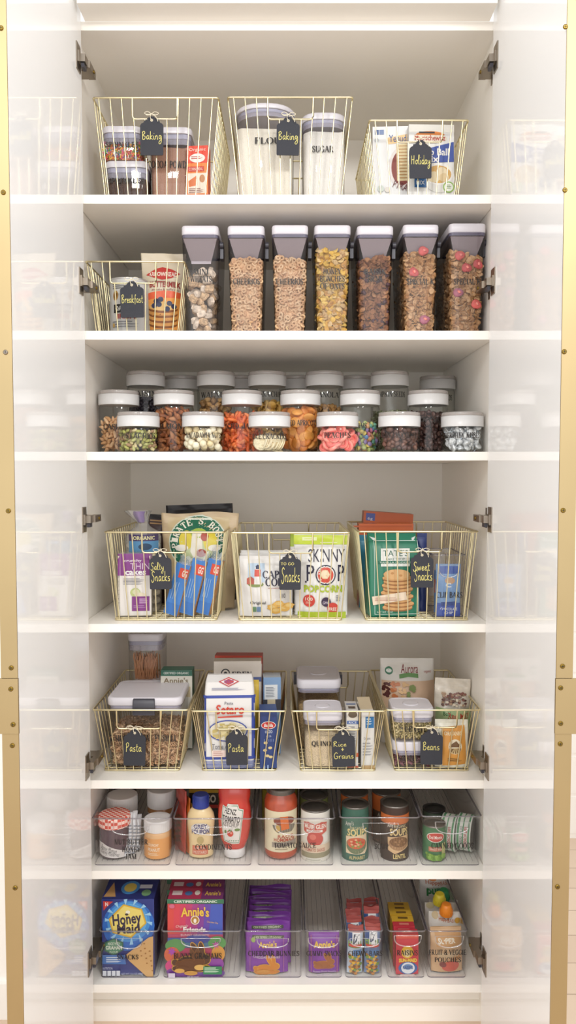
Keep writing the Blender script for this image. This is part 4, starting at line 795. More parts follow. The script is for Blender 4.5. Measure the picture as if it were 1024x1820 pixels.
# middle basket
for k in (2, 1, 0):
    p = bag('chip_bag', ('white potato chip bag with a lighthouse, foremost of its pile', 'white potato chip bag directly behind the foremost chip bag', 'white potato chip bag rearmost of the chip bags')[k], 'bag', 424 + k, 520 + k, 990 - 5 * k, .055 + .045 * k, z4, .05, '#eceae8', seal=.05, rot=(radians(-3), 0, radians(2 - 2 * k)), group='white chip bags')
    if k == 0:
        p.quad('#c2d6ea', 440, 1003, 470, 1036).ell('#8a9a5a', 454, 1040, 14, 5).poly('#f2efec', [(453, 1009), (462, 1009), (465, 1040), (451, 1040)]).poly('#d8503c', [(452, 1014), (463, 1014), (463.5, 1026), (451.5, 1026)]).quad('#3c4466', 454, 1008, 461, 1013).poly('#3c4466', [(453, 1009), (457.5, 1005), (462, 1009)]).poly('#c46a5c', [(438, 1030), (445, 1026), (451, 1030), (451, 1040), (438, 1040)])
        p.ser('#2c2c44', 'CAPE', 466, 1016, 505, 1029).ser('#2c2c44', 'COD', 471, 1029, 504, 1043).text('#b86a5c', 'kettle cooked potato chips', 476, 1045, 508, 1049).text('#5a5a62', '110', 497, 1057, 507, 1065).text('#3a3a40', 'Original', 444, 1070, 472, 1077, bold=.01).quad('#6a8f6a', 448, 1080, 455, 1089).quad('#6c8ab0', 456, 1080, 463, 1089)
        for x, y, a in ((484, 1081, .2), (495, 1075, .8), (506, 1083, -.3), (490, 1087, .1), (513, 1079, .5)): p.poly('#e2b25c', [(x + 10 * cos(q / 2 + a) * (1 + .2 * sin(3 * q)), y + 6 * sin(q / 2 + a)) for q in range(13)]); p.ell('#eccb84', x, y - 1, 6, 3)
    p.done()
p = bag('popcorn_bag', 'green topped popcorn bag hidden behind a twin popcorn bag', 'bag', 516, 600, 948, .14, z4, .05, '#eceae6', top='#a8c03a', seal=.2, rot=(radians(-4), 0, 0)); p.done()
p = bag('popcorn_bag', 'white and lime popcorn bag, foremost in its basket', 'bag', 523, 620, 952, .055, z4, .06, '#f0efec', rot=(radians(-4), 0, radians(-3)), seal=.04, flare=.04)
p.quad('#c3d43e', 523, 953, 621, 970).poly('#e6ecb8', [(538, 957), (564, 957), (564, 963), (538, 963)]).lines('#f2f4dc', 570, 966, 612, 968, 1).text('#2e2c44', 'SKINNY', 549, 978, 614, 1001).text('#2e2c44', 'P', 546, 1006, 560, 1035).text('#2e2c44', 'P', 602, 1006, 613, 1035).ell('#2e2c44', 580, 1024, 18, 18).ell('#f0efec', 580, 1024, 16, 16).ell('#d8503c', 580, 1024, 14, 14).ell('#f1cfa0', 579, 1023, 8, 8).star('#f6e2c0', 579, 1023, 9, 6, 6)
p.quad('#2e2c44', 543, 1035, 546, 1038).text('#b4c832', 'POPCORN', 541, 1042, 610, 1055, bold=.04).ell('#d8483c', 550, 1070, 11, 11).text('#f8e4d8', '100', 543, 1064, 557, 1070, bold=.02).lines('#f2c8ba', 544, 1072, 556, 1076, 2).ell('#3a2c4c', 581, 1072, 8.5, 8.5).text('#e6dcea', 'GMO', 575, 1071, 587, 1076).ell('#d8483c', 593, 1083, 10, 10).text('#f8e4d8', 'FREE', 586, 1082, 600, 1088, bold=.02).lines('#8a8a90', 599, 1060, 608, 1072, 4).quad('#b8cc38', 529, 1090, 617, 1102)
p.done()
# right basket
p = bag('cookie_bag', 'teal bag hidden behind the green cookie bag', 'bag', 640, 690, 952, .17, z4, .05, '#2f7f9c', seal=.08); p.done()
c, w, h = fit(655, 745, 950, .052, z4); t = thing('cookie_bag', 'green cookie bag with a white name panel and a stack of cookies', 'bag', (c, .052 + .035, z4), rot=(radians(-2), 0, radians(4)))
GRN = mat('#1f6e55', .4); m = MB(); d = .065
m.loft([rr(w * a, d * b, .006, h * f) for a, b, f in ((.95, .95, 0), (1, 1, .04), (1, 1, .82), (.99, .6, .93), (.98, .14, 1.0))], GRN)
fy = lambda v: -d / 2 * (1 if v < .82 * h else 1 - .4 * (v / h - .82) / .11 if v < .93 * h else .6 - .46 * (v / h - .93) / .07)
p = Print(m, lambda u, v, q: (u, fy(v) - q - .0003, v), pxmap(c, .052, z4), False)
for a in ((664, 962, 740, 963), (664, 1092, 744, 1093), (664, 962, 665, 1093), (743, 962, 744, 1093)): p.quad('#c6dcd2', *a)
p.poly('#d8ded9', [(658, 955), (668, 958), (668, 963), (663, 961)]).poly('#d8ded9', [(742, 955), (734, 958), (734, 963), (738, 961)])
p.quad('#eef0ec', 676, 976, 728, 1008).text('#1f5e4a', "TATE'S", 680, 979, 725, 990, bold=.0).text('#2f6e5a', 'BAKE SHOP', 685, 993, 719, 997).poly('#1f6e55', [(671, 998), (732, 998), (732, 1003), (671, 1003)]).text('#e6efe8', 'VANILLA COOKIES', 674, 999, 729, 1002.5)
for k in range(9): yy = 1080 - k * 6.5; dxk = (0, 3, -2, 2, -3, 1, -1, 2, 0)[k]; p.ell('#9a6634', 705 + dxk, yy + 2, 27, 6).ell('#d2a066', 705 + dxk, yy, 27, 5.5)
p.ell('#dcae76', 704, 1022, 24, 9).ell('#c08a50', 696, 1020, 3, 2).ell('#c08a50', 711, 1024, 3, 2).poly('#ecd9c2', [(659, 1061), (720, 1053), (722, 1067), (661, 1076)]).lines('#b98a74', 664, 1063, 716, 1070, 3).text('#cfe0d6', 'NET WT 7 OZ', 668, 1087, 696, 1090)
m.build('bag_body', t); MB().box(-w * .49, w * .49, -.006, .0055, h - .004, h + .004, mat('#175845', .45)).build('folded_top', t)
for k in range(2):
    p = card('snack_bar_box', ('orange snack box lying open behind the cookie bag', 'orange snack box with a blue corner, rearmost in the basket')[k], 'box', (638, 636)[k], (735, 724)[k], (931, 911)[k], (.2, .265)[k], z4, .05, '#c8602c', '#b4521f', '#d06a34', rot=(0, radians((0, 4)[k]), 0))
    if k: p.quad('#4a5aa8', 640, 914, 656, 927).text('#f0e8e2', '6g', 643, 921, 652, 927)
    else: p.quad('#b85424', 628, 934, 732, 937)
    p.done()
p = bag('blue_wrapper', 'dark blue wrapped bar standing behind the cookie bag', 'packet', 743, 760, 948, .13, z4, .02, '#2a3a78', seal=.06); p.done()
def open_bin(label, x0, x1, yrim, Y, zb, dep, text=None, hx=None, name='clear_bin', ribs=True, lab=None, group='clear plastic bins', taper=.965, thick=.0022, hy=None):
    c, w, h = fit(x0, x1, yrim, Y, zb); t = thing(name, label, 'bin', (c, Y + dep / 2, zb), group); k = taper
    o = lambda z, e=0: rr(w * (k + (1 - k) * z / h) - 2 * e, dep * (.985 + .015 * z / h) - 2 * e, .008 - e * .5, z, 4)
    m = MB(); m.loft([o(0), o(h)], BIN, False, False); m.loft([o(0)[::-1], o(.0008)[::-1]], BIN, True, False)
    m.loft([o(.0025, thick)[::-1], o(h, thick)[::-1]], BIN, True, False).build('body', t)
    RM = clear('#d2cdd1', .08, .06, milky=.2, mcol='#c9c3c6', edge=.85)
    m = MB(); a, b = o(h), o(h, thick); a2 = [(x * 1.012, y * 1.003, z - .0012) for x, y, z in a]; n = len(a)
    m.loft([[(x * .992, y * .9985, z - .0016) for x, y, z in a], a], clear('#8d8790', .1, .05, milky=.2, mcol='#6d6872', edge=.8), False, False)
    m.loft([b, [(x, y, z + .0008) for x, y, z in b], [(x * 1.01, y * 1.003, z + .0008) for x, y, z in a], [(x * 1.01, y * 1.003, z - .0018) for x, y, z in a]], RM, False, False)
    for sx in (-1, 1): m.box(sx * (w / 2 + .0006) - .0017, sx * (w / 2 + .0006) + .0017, -dep / 2 + .008, dep / 2 - .008, h - .0024, h - .0002, mat('#413d44', .3))  # dark shading of the clear rim edges put into their colour
    m.build('rim', t)
    m = MB(); m.loft([o(.0002, -.0004), o(.0024, -.0004)], clear('#8a8592', .1, .06, milky=.4, mcol='#6d6876'), False, False)  # shading line along the clear base, painted as a dark band
    m.build('base_edge', t)
    if ribs:
        m = MB(); nr = max(5, int(w / .014)); RB_ = clear('#efedf0', .1, .03, milky=.08, mcol='#b9b3b6', edge=.9)
        for i in range(nr): x = (-1 + 2 * (i + .5) / nr) * w * .44; m.box(x - .0006, x + .0006, -dep * .46, dep * .46, .0026, .0033, RB_)
        for i in range(nr): x = (-1 + 2 * (i + .5) / nr) * w * .44; m.box(x - .0006, x + .0006, dep * .476, dep * .48, .005, h * .8, RB_)
        m.build('floor_ribs', t)
    if hx:
        a, b, y0, y1 = hx; q = pxmap(c, Y, zb); (u0, v0), (u1, v1) = q(a, y0), q(b, y1); yy = -dep / 2 * .992 - .002
        m = MB(); pts = [(u0 + (u1 - u0) * (.5 - .5 * cos(pi * i / 16)), yy, v0 + (v1 - v0) * sin(pi * i / 16) ** .6) for i in range(17)]
        m.tube(pts, .0015, clear('#f6f6f8', .08, .16, milky=.12), 8); m.tube([(u0, yy, v0), (u1, yy, v0)], .0009, clear('#f6f6f8', .08, .12, milky=.04), 6).build('handle', t)  # pale tubes carry the highlight along the handle cut-out
    if text:
        m = MB(); p = Print(m, lambda u, v, q: (u, -dep / 2 * (.985 + .015 * v / h) - q - .0004, v), pxmap(c, Y, zb))
        for s, a, b, cc, dd in text: p.ser(INK, s, a, b, cc, dd)
        m.build('lettering', t)
    return t, c, w, h
t, c, w, h = open_bin('clear plastic box of energy bars in the cookie basket', 770, 827, 986, .055, z4, .16, [('CLIF BARS', 776, 1052, 822, 1063)], (780, 816, 1004, 1026), group='clear plastic boxes', name='clear_box', ribs=False)
for k, (x0, x1, yt, Yk, lab, cols) in enumerate(((773, 796, 1014, .09, 'orange and blue energy bar at the rear of the clear box', ('#5b87c4', '#c85a3c')), (776, 820, 1003, .066, 'light blue energy bar, foremost in the clear box', ('#7fa8dc', '#2f55b8')))):
    p = bag('energy_bar', lab, 'bar', x0, x1, yt, Yk, z4 + .004, .018, cols[0], seal=.07)
    if k: p.quad('#2f58b0', 780, 1007, 818, 1020).ell('#d2a884', 800, 1032, 9, 6).text('#eef4fb', 'c', 792, 1036, 802, 1044, bold=.03).quad('#2c50b4', 777, 1072, 819, 1097).text('#e9eef8', 'CHOCOLATE', 783, 1080, 813, 1085, bold=.02).text('#e9eef8', 'CHIP', 790, 1087, 806, 1092, bold=.02).poly('#20408e', [(784, 1070), (812, 1069), (812, 1076), (784, 1077)])
    else: p.quad('#cf6a4a', 773, 1030, 782, 1054)
    p.done()
# ------------------------------------------------------------------ SHELF 5
z5 = SH[5] + .0062
t, c, w, h, d = pop('wide canister of spiral pasta with a dark front latch', 190, 322, 1240, .062, z5, .165, text=[('WHOLE WHEAT FUSILLI', 195, 1306, 312, 1318)], latch=True, lidh=.02, gk=.5)
PS = mat('#b98a5e', .7, bump=.4, bscale=260, vary=.15, vscale=60)
def fusilli(m_):
    b = MB()
    for q in range(3):
        vs = []; N = 16
        for i in range(N):
            a = i * .75 + q * 2 * pi / 3; z = -.016 + .032 * i / (N - 1); vs += [(0.0012 * cos(a), .0012 * sin(a), z), (.0052 * cos(a), .0052 * sin(a), z), (.0052 * cos(a + .35), .0052 * sin(a + .35), z), (.0012 * cos(a + .9), .0012 * sin(a + .9), z)]
        b.add(vs, [(4 * i + k, 4 * i + (k + 1) % 4, 4 * i + 4 + (k + 1) % 4, 4 * i + 4 + k) for i in range(N - 1) for k in range(4)], m_, True)
    return b
FU = [fusilli(mat(k, .7, bump=.4, bscale=260, vary=.15, vscale=60)) for k in ('#d0aa84', '#dab892', '#c69c76')]
pts = heap_pts(('box', lambda z: w * .95, d * .96, .003), .0125, .0105, 21, Z(1305, .062) - z5, 2.0, .004)
pts += heap_pts(('box', lambda z: w * .95, d * .96, .003), .0125, .0085, 22, Z(1305, .062) - z5, 1.2, .004)
heap_stuff('spiral_pasta', 'brown spiral pasta in the wide latched canister', 'pasta', t.location, pts, FU, 5)
t, c, w, h, d = pop('canister with a plain white lid behind the spiral pasta', 234, 336, 1215, .24, z5, .12, lidh=.02); powder('short_pasta', 'tan short pasta in the rear canister', '#c2a075', t, w, d, h * .6, lump=160, vary=.3)
t, c, w, h, d = pop('tall canister of spaghetti at the back of the pasta basket', 226, 288, 1127, .285, z5 + .002, .1, lidh=.02)
SP = [mat(k, .5) for k in ('#bd8660', '#ae7652', '#c8926a')]
r = random.Random(5)
src = None
for k in range(130):
    x, y = r.uniform(-.42, .42) * w, -d / 2 * .86 + r.random() ** 2 * d * .5
    if src is None: src = MB().tube([(0, 0, 0), (0, 0, h * .8)], .0015, SP[0], 5).build('spaghetti_strand'); o = src
    else: o = src.copy(); C.objects.link(o)
    o.location = t.location + Vector((x, y, .004)); lx = (r.uniform(-.36, .36) * w - x) / (h * .8); o.rotation_euler = (0, lx, 0); o.scale = (1, 1, r.uniform(.9, 1)); tag(o, 'brown spaghetti strand standing in the tall canister', 'pasta', 'spaghetti strands')
p = card('pasta_box', 'white box with a dark green band behind the spiral pasta', 'box', 285, 341, 1193, .2, z5, .05, '#e9e6da', '#2f6e5a', '#3f7f6a', rot=(radians(-2), 0, 0))
p.quad('#2f6e5a', 285, 1193, 341, 1203).text('#e2ece4', 'CERTIFIED ORGANIC', 290, 1196, 335, 1200, bold=.02).text('#8a7a60', "Annie's", 290, 1206, 334, 1216, bold=.02).quad('#d9c9a2', 288, 1222, 338, 1240)
p.done()
# pasta bag basket
p = pack3('pasta_bag', 'white paper pasta bag with blue borders and red lettering', 'bag', 361, 452, 1215, .058, z5, .07, '#eeecea', rot=(radians(-2), 0, radians(3)), soft=.007)
BL = '#3c50a8'
for q in ((360, 1238, 453, 1243), (360, 1346, 453, 1351)): p.quad(BL, *q)
p.quad(BL, 362, 1238, 365, 1350).quad(BL, 446, 1238, 452, 1350)
for k in range(8): p.quad('#6a78bc', 361, 1354 + k * 2.4, 453, 1355.2 + k * 2.4)
p.poly('#c23a3c', [(387, 1214), (405, 1206), (424, 1214), (405, 1223)]).poly('#eeeaea', [(391, 1214), (405, 1208), (420, 1214), (405, 1221)]).poly('#c23a3c', [(394, 1214), (405, 1209), (417, 1214), (405, 1220)]).text('#3c50a8', 'ANTICO', 396, 1211, 414, 1217).lines('#9a9cb4', 375, 1225, 440, 1230, 2)
p.text('#3a3c60', 'Pasta', 398, 1249, 413, 1254).text('#d8432e', 'Setaro', 382, 1254, 433, 1271, bold=.02, ital=.1).poly('#d8432e', [(386, 1275), (430, 1273), (430, 1276), (386, 1277)])
p.ell(BL, 404, 1300, 35, 19).ell('#e9e2cc', 404, 1300, 33, 17)
r = random.Random(6)
for k in range(34): a, q = r.uniform(0, 6.28), r.random() ** .5; x, y = 404 + 28 * q * cos(a), 1300 + 13 * q * sin(a); s = r.uniform(-2, 2); p.poly(('#d8c688', '#c9b670', '#e2d4a0')[k % 3], [(x - 5, y - 2 + s), (x + 4, y - 3 - s), (x + 5, y + 2 - s), (x - 4, y + 3 + s)])
p.text('#3a3c50', 'Torre Annunziata', 376, 1322, 436, 1331).poly('#f1d9cf', [(376, 1333), (400, 1333), (400, 1345), (376, 1345)]).lines('#b98a80', 378, 1335, 398, 1344, 3)
zt5 = p.hh; m = p.m; w = p.w
m.loft([rr(w * .93, .058, .006, zt5 - .001), rr(w * .9, .03, .004, zt5 + .008), rr(w * .88, .012, .003, zt5 + .013)], pm('#ecebea')); p.done()
p = card('noodle_bag', 'cream bag with black lettering rising behind the pasta bag', 'bag', 379, 464, 1178, .17, z5, .05, '#e6ded2', '#d9d0c2', rot=(radians(-3), 0, radians(2))); p.ell('#2f3038', 400, 1199, 8, 8).ell('#e6ded2', 400, 1199, 6, 6).ell('#2f3038', 400, 1200, 3.5, 4).ser('#2f3038', 'EDEN', 412, 1196, 447, 1206).quad('#5a6aa0', 440, 1206, 464, 1214); p.done()
p = card('red_topped_bag', 'red topped bag, tallest at the back of the pasta bag basket', 'bag', 381, 466, 1168, .235, z5, .05, '#d2482e', '#b83a24', rot=(radians(-3), 0, radians(-1))); p.quad('#efe6dc', 381, 1182, 466, 1260); p.done()
p = bag('yellow_pouch', 'narrow yellow pouch squeezed beside the pasta bag', 'pouch', 445, 460, 1210, .12, z5, .02, '#d8b83c'); p.done()
p = card('spaghetti_box', 'dark blue pasta box with a red oval logo', 'box', 461, 491, 1262, .062, z5, .05, '#27407c', '#1f3468', '#2a4684', rot=(0, 0, radians(4)))
p.ell('#f0ece8', 476, 1289, 13, 7).ell('#c8302c', 476, 1289, 12, 6).text('#f6ece8', 'Barilla', 468, 1286, 484, 1292, ital=.2, bold=.02).text('#dfe5f2', 'ORZO', 470, 1298, 483, 1303, bold=.02).text('#b9c5e0', 'n.26', 472, 1306, 481, 1310)
for a, b in ((471, 1320), (479, 1329), (470, 1333), (474, 1343), (480, 1345)): p.ell('#dfc992', a, b, 3.6, 2.4)
for k in range(5): p.quad('#7f93c4', 468 + k * 4, 1313, 469 + k * 4, 1318)
p.quad('#a9c2e8', 468, 1360, 470, 1367).quad('#a9c2e8', 474, 1359, 476, 1367).quad('#a9c2e8', 482, 1360, 484, 1366); p.done()
p = card('nutrition_side_box', 'blue edged box showing its white nutrition panel, behind the dark blue pasta box', 'box', 467, 498, 1204, .16, z5, .045, '#7fa0c8', '#3f6fae', '#c8d2dc', rot=(0, 0, radians(5)))
p.quad('#e2e6ea', 469, 1217, 492, 1243).lines('#7a8290', 471, 1221, 490, 1240, 7).quad('#3a3c48', 467, 1243, 498, 1262).quad('#c8bca0', 474, 1243, 488, 1256); p.done()
# rice and grains
t, c, w, h, d = pop('tall grain canister with a dark side latch, behind the quinoa', 528, 606, 1208, .2, z5, .15, lidh=.024, gk=.45); powder('dark_grain', 'brown and black grain in the rear canister', '#a58a62', t, w, d, h * .62, lump=250, vary=.5)
MB().box(w * .5, w * .5 + .008, -.012, .022, h - .03, h - .004, DARK).build('latch', t)
MB().box(-w * .5 - .008, -w * .5, -.012, .022, h - .03, h - .004, DARK).build('latch', t)
t, c, w, h, d = pop('square canister of quinoa', 540, 609, 1264, .062, z5, .1, text=[('QUINOA', 554, 1317, 596, 1328)], lidh=.024, gk=.45); powder('quinoa', 'beige quinoa grains in the square canister', '#d8c4a4', t, w, d, Z(1310, .062) - z5, lump=420, vary=.3, bump=1)
p = card('rice_box', 'narrow white and blue box next to the quinoa canister', 'box', 616, 637, 1262, .065, z5, .075, '#e9e6e2', '#d4d0cc', '#dcd9d4'); p.poly('#e2ddd0', [(617, 1263), (637, 1263), (637, 1280), (617, 1280)]).ell('#6a5a48', 627, 1270, 8, 6).quad('#4468a8', 617, 1281, 637, 1287).text('#f2f2f2', 'RICE', 620, 1282, 634, 1286).lines('#9a9a9c', 619, 1291, 635, 1320, 7).quad('#d8683c', 630, 1338, 637, 1345).quad('#c85a3c', 617, 1361, 637, 1364); p.top.quad('#5a4a3c', .2, .15, .8, .4).quad('#4468a8', .1, .6, .9, .7); p.done()
p = card('couscous_box', 'narrow white box with a blue square and an open top flap', 'box', 641, 664, 1266, .068, z5, .09, '#e6e4e0', '#d9d4cd', '#e9e6e0', rot=(0, 0, radians(3))); p.quad('#2a74b0', 648, 1274, 663, 1294).lines('#cfe2f0', 650, 1277, 660, 1290, 3).text('#8a8a90', 'Organic', 645, 1310, 657, 1316).lines('#a9a9aa', 643, 1320, 662, 1345, 5).quad('#c9a97c', 641, 1360, 664, 1371)
p.m.add([(-p.w / 2, -.02, p.hh), (p.w / 2, -.02, p.hh), (p.w / 2 - .004, .012, p.hh + .022), (-p.w / 2 - .004, .012, p.hh + .022), (-p.w / 2, -.0188, p.hh), (p.w / 2, -.0188, p.hh), (p.w / 2 - .004, .0132, p.hh + .022), (-p.w / 2 - .004, .0132, p.hh + .022)], [(0, 1, 2, 3), (7, 6, 5, 4), (0, 3, 7, 4), (1, 5, 6, 2), (3, 2, 6, 7)], pm('#b9a88c')); p.done()
# beans
t, c, w, h, d = pop('canister of kidney beans, under the lentils canister', 699, 768, 1319, .062, z5, .09, text=[('KIDNEY', 706, 1342, 754, 1353)], lidh=.022, gk=.45)
pts = heap_pts(('box', lambda z: w * .95, d * .96, .003), .0105, .005, 31, h * .62, 1.6, .002)
heap_things('kidney_bean', 'dark red kidney bean in the lower bean canister', 'bean', 'kidney beans', t.location, pts, [ellipsoid(.0042, .0036, .0078, mat(k, .4), bend=.0025) for k in ('#7a4a52', '#6a3c46', '#8a5a60')], 7)
t2, c, w, h2, d = pop('canister of green lentils, on top of the kidney beans canister', 698, 772, 1259, .064, z5 + h + .0012, .095, text=[('LENTILS', 720, 1291, 764, 1301)], lidh=.024, gk=.45)
pts = heap_pts(('box', lambda z: w * .95, d * .96, .003), .0058, .003, 32, h2 * .6, 1.3, .002)
heap_stuff('lentils', 'grey green lentils in the upper bean canister', 'bean', t2.location, pts, [ellipsoid(.0034, .0034, .0017, mat(k, .6), 8, 5) for k in ('#a89a68', '#b8aa7c', '#8a7e54', '#c4b68c')], 8)
p = bag('bean_mix_bag', 'white bag of mixed beans with a red script name, standing at the rear', 'bag', 679, 776, 1176, .22, z5, .06, '#e9e5df', rot=(radians(-3), 0, radians(-1)), seal=.06)
p.ell('#3a7a5a', 694, 1197, 7, 7).ell('#e6ece4', 694, 1197, 5, 3.4).text('#8a3038', 'Aurora', 715, 1186, 746, 1201, ital=.25)
p.poly('#6a9a5a', [(712, 1203), (728, 1200), (746, 1202), (746, 1209), (728, 1207), (712, 1210)]).text('#b0483c', 'organic', 757, 1196, 770, 1202).quad('#d9b99c', 681, 1214, 776, 1262)
r = random.Random(9)
for k in range(60): p.ell(('#5a2c2a', '#c87a4a', '#d9b07c', '#7a8a4a')[min(3, int(k / 15))], 684 + (k // 15) * 14 + r.uniform(0, 13), 1217 + r.uniform(0, 26), 3.2, 2.4)
p.done()
p = bag('soup_mix_bag', 'clear bag of speckled beans with a green label', 'bag', 774, 838, 1213, .13, z5, .06, '#cfc6b8', rot=(radians(-4), radians(2), radians(-4)), seal=.1, m=mat('#c9c1b4', .3, vary=.12, vscale=50), wr=.0025)
for k in range(90): p.ell(('#8a5a50', '#6a4a44', '#d9cdb8', '#a98a70')[k % 4], 786 + r.uniform(0, 42), 1236 + r.uniform(0, 22), 2.6, 2)
p.quad('#a9bd8a', 775, 1262, 838, 1300).text('#3a6a3a', "Bob's", 787, 1267, 803, 1274, bold=.02).text('#b0402c', 'Red Mill', 795, 1269, 832, 1279, bold=.02); p.done()
p = bag('bean_packet', 'small clear packet holding an orange card with a farm picture', 'packet', 776, 835, 1283, .058, z5, .034, '#d9d6c8', rot=(radians(-2), 0, radians(-3)), seal=.08, m=mat('#d6d3c4', .25, vary=.12, vscale=60))
p.poly('#e3a04a', [(787, 1296), (828, 1292), (831, 1360), (788, 1363)]).text('#f4e6c0', 'ORGANIC', 791, 1302, 823, 1309, bold=.02).ell('#f4e8cc', 810, 1328, 12, 13).ell('#8a6a40', 810, 1331, 10.5, 9, 180, 360).poly('#7a5a3a', [(800, 1327), (806, 1322), (812, 1318), (818, 1325), (820, 1329), (800, 1329)])
for k in range(4): p.poly('#e3c890', [(802 + k * 5, 1340), (804 + k * 5, 1340), (809.5 + k, 1330), (809 + k, 1330)])
p.lines('#8a6a3c', 797, 1349, 824, 1356, 2); p.done()
# ------------------------------------------------------------------ SHELF 6: clear bins
z6 = SH[6] + .0008; zi6 = z6 + .0042; YB = .022
open_bin('wide clear bin lettered NUT BUTTER, HONEY, JAM', 164, 302, 1455, YB, z6, .47, [('NUT BUTTER', 203, 1492, 263, 1502), ('HONEY', 217, 1505, 250, 1515), ('JAM', 222, 1518, 242, 1528)], (199, 264, 1470, 1484))
open_bin('wide clear bin lettered CONDIMENTS', 308, 448, 1455, YB, z6, .47, [('CONDIMENTS', 347, 1501, 412, 1511)], (342, 412, 1470, 1484))
open_bin('wide clear bin lettered TOMATO SAUCE', 456, 595, 1455, YB, z6, .47, [('TOMATO SAUCE', 487, 1498, 562, 1508)], (489, 560, 1463, 1484))
open_bin('wide clear bin lettered SOUP', 605, 746, 1453, YB, z6, .47, [('SOUP', 666, 1500, 691, 1510)], (645, 708, 1463, 1482))
open_bin('clear bin lettered CANNED GOODS, beside the right wall', 750, 856, 1451, YB, z6, .47, [('CANNED GOODS', 767, 1498, 842, 1509)], (774, 835, 1461, 1482))
def round_jar(name, label, cat, x0, x1, yt, yl, Y, zb, body, lidm, taper=1., neck=.86, fillm=None, shoulder=.012, capr=None, ylab=None, labm=None, rot=(0, 0, 0)):
    """A jar or pot: glass or coloured body, screw lid; a printed wrap label between two photograph rows."""
    c, w, h = fit(x0, x1, yt, Y, zb); R = w / 2; hl = Z(yl, Y) - zb; t = thing(name, label, cat, (c, Y + R, zb), None, rot)
    pr = [(R * .9, 0), (R * .985, .003), (R, .008), (R, hl - shoulder), (R * (1 + neck) / 2, hl - shoulder * .45), (R * neck, hl - .001), (R * neck, hl + .002)]
    m = MB(); m.lathe(pr, body, 40)
    l = MB(); cr = (capr or neck * 1.06) * R; l.lathe([(cr, hl), (cr * 1.0, h - .003), (cr * .985, h - .0008), (cr * .93, h)], lidm, 40)
    for k in range(44): l.box(-.0005, .0005, -cr - .0004, -cr + .0004, hl + .001, h - .004, lidm, M=Matrix.Rotation(2 * pi * k / 44, 4, 'Z'))
    p = Print(m, lambda u, v, q: ((R + q) * sin(max(-2.4, min(2.4, u / R))), -(R + q) * cos(max(-2.4, min(2.4, u / R))), v), pxmap(c, Y, zb), False)
    if ylab: p.quad(labm, c_px(x0, x1, -.62), ylab[0], c_px(x0, x1, .62), ylab[1])
    def done(): m.build('body', t); l.build('lid', t); return t
    p.done, p.t, p.R, p.hh, p.m, p.lid, p.hl = done, t, R, h, m, l, hl; return p
def c_px(a, b, f): return (a + b) / 2 + (b - a) * f
JAM = mat('#54404a', .12, coat=.5); GING = mat('#d8624e', .5, key='gingham')
nt = GING.node_tree; ck = nt.nodes.new('ShaderNodeTexChecker'); ck.inputs['Scale'].default_value = 130; ck.inputs['Color1'].default_value = lin('#d2503e'); ck.inputs['Color2'].default_value = lin('#f1d3c8')
tcn = nt.nodes.new('ShaderNodeTexCoord'); nt.links.new(tcn.outputs['Object'], ck.inputs['Vector']); nt.links.new(ck.outputs['Color'], nt.nodes['Principled BSDF'].inputs['Base Color'])
p = round_jar('jam_jar', 'jam jar with a red gingham lid', 'jar', 171, 224, 1457, 1475, .045, zi6, JAM, GING, neck=.98, capr=1.07, shoulder=.006)
p.poly('#eeeae8', [(166, 1500), (180, 1500), (215, 1513), (222, 1516), (222, 1527), (166, 1522)]).text('#4a4448', 'Bonne Maman', 176, 1506, 208, 1515, ital=.3, rot=-14).text('#4a4448', 'Cherry Preserves', 176, 1514, 212, 1523, ital=.3, rot=-10); p.done()
for k in range(4):
    p = bag('nut_butter_packet', ('slim white squeeze packet leaning nearest the jam jar', 'slim white squeeze packet, second from the jam jar', 'slim white squeeze packet, third from the jam jar', 'slim white squeeze packet closest to the peanut butter jar')[k], 'packet', 217 + 7.5 * k, 226 + 7.5 * k, 1452 - 3 * (k % 3), .06 + .012 * k, zi6, .008, '#dcdcde', rot=(radians(-8), radians(5 + k), radians(38)), group='slim white squeeze packets', m=mat('#d9dadd', .25, .2)); p.lines('#9aa0aa', 218 + 7.5 * k, 1470, 225 + 7.5 * k, 1520, 9, k); p.done()
p = round_jar('nut_butter_jar', 'tan nut butter jar with a white lid, foremost of its bin', 'jar', 252, 301, 1463, 1482, .045, zi6, mat('#d3a878', .2, coat=.4), WHITE, neck=.95, shoulder=.006)
p.quad('#e8a45e', 246, 1492, 307, 1527).text('#f6e4cc', 'CRUNCHY', 262, 1500, 282, 1505, bold=.02).text('#f6e4cc', 'PEANUT', 262, 1508, 284, 1514, bold=.02).lines('#f6dcbc', 262, 1517, 286, 1522, 2); p.done()
p = round_jar('nut_butter_jar', 'brown jar with a white lid behind the tan nut butter jar', 'jar', 258, 308, 1411, 1440, .15, zi6, mat('#9a7048', .15, coat=.4), WHITE, neck=.95, shoulder=.006); p.quad('#ece9e4', 252, 1449, 314, 1500); p.lines('#8a8480', 276, 1453, 300, 1470, 3); p.done()
p = round_jar('nut_butter_jar', 'jar with a greyish white lid behind the gingham lid', 'jar', 185, 238, 1422, 1450, .14, zi6, mat('#c9b8a0', .2), mat('#dedcda', .35), neck=.97, shoulder=.006); p.done()
p = round_jar('syrup_bottle', 'dark syrup jar at the very back of the nut butter bin', 'jar', 196, 238, 1396, 1402, .30, zi6, mat('#4a2c2c', .12, coat=.5), DARK, neck=.7); p.done()
p = round_jar('olive_lid_jar', 'jar with an olive lid at the back, behind the brown jar', 'jar', 262, 312, 1396, 1406, .26, zi6, mat('#c2baa4', .2), mat('#8d8a6c', .4), neck=.95); p.done()
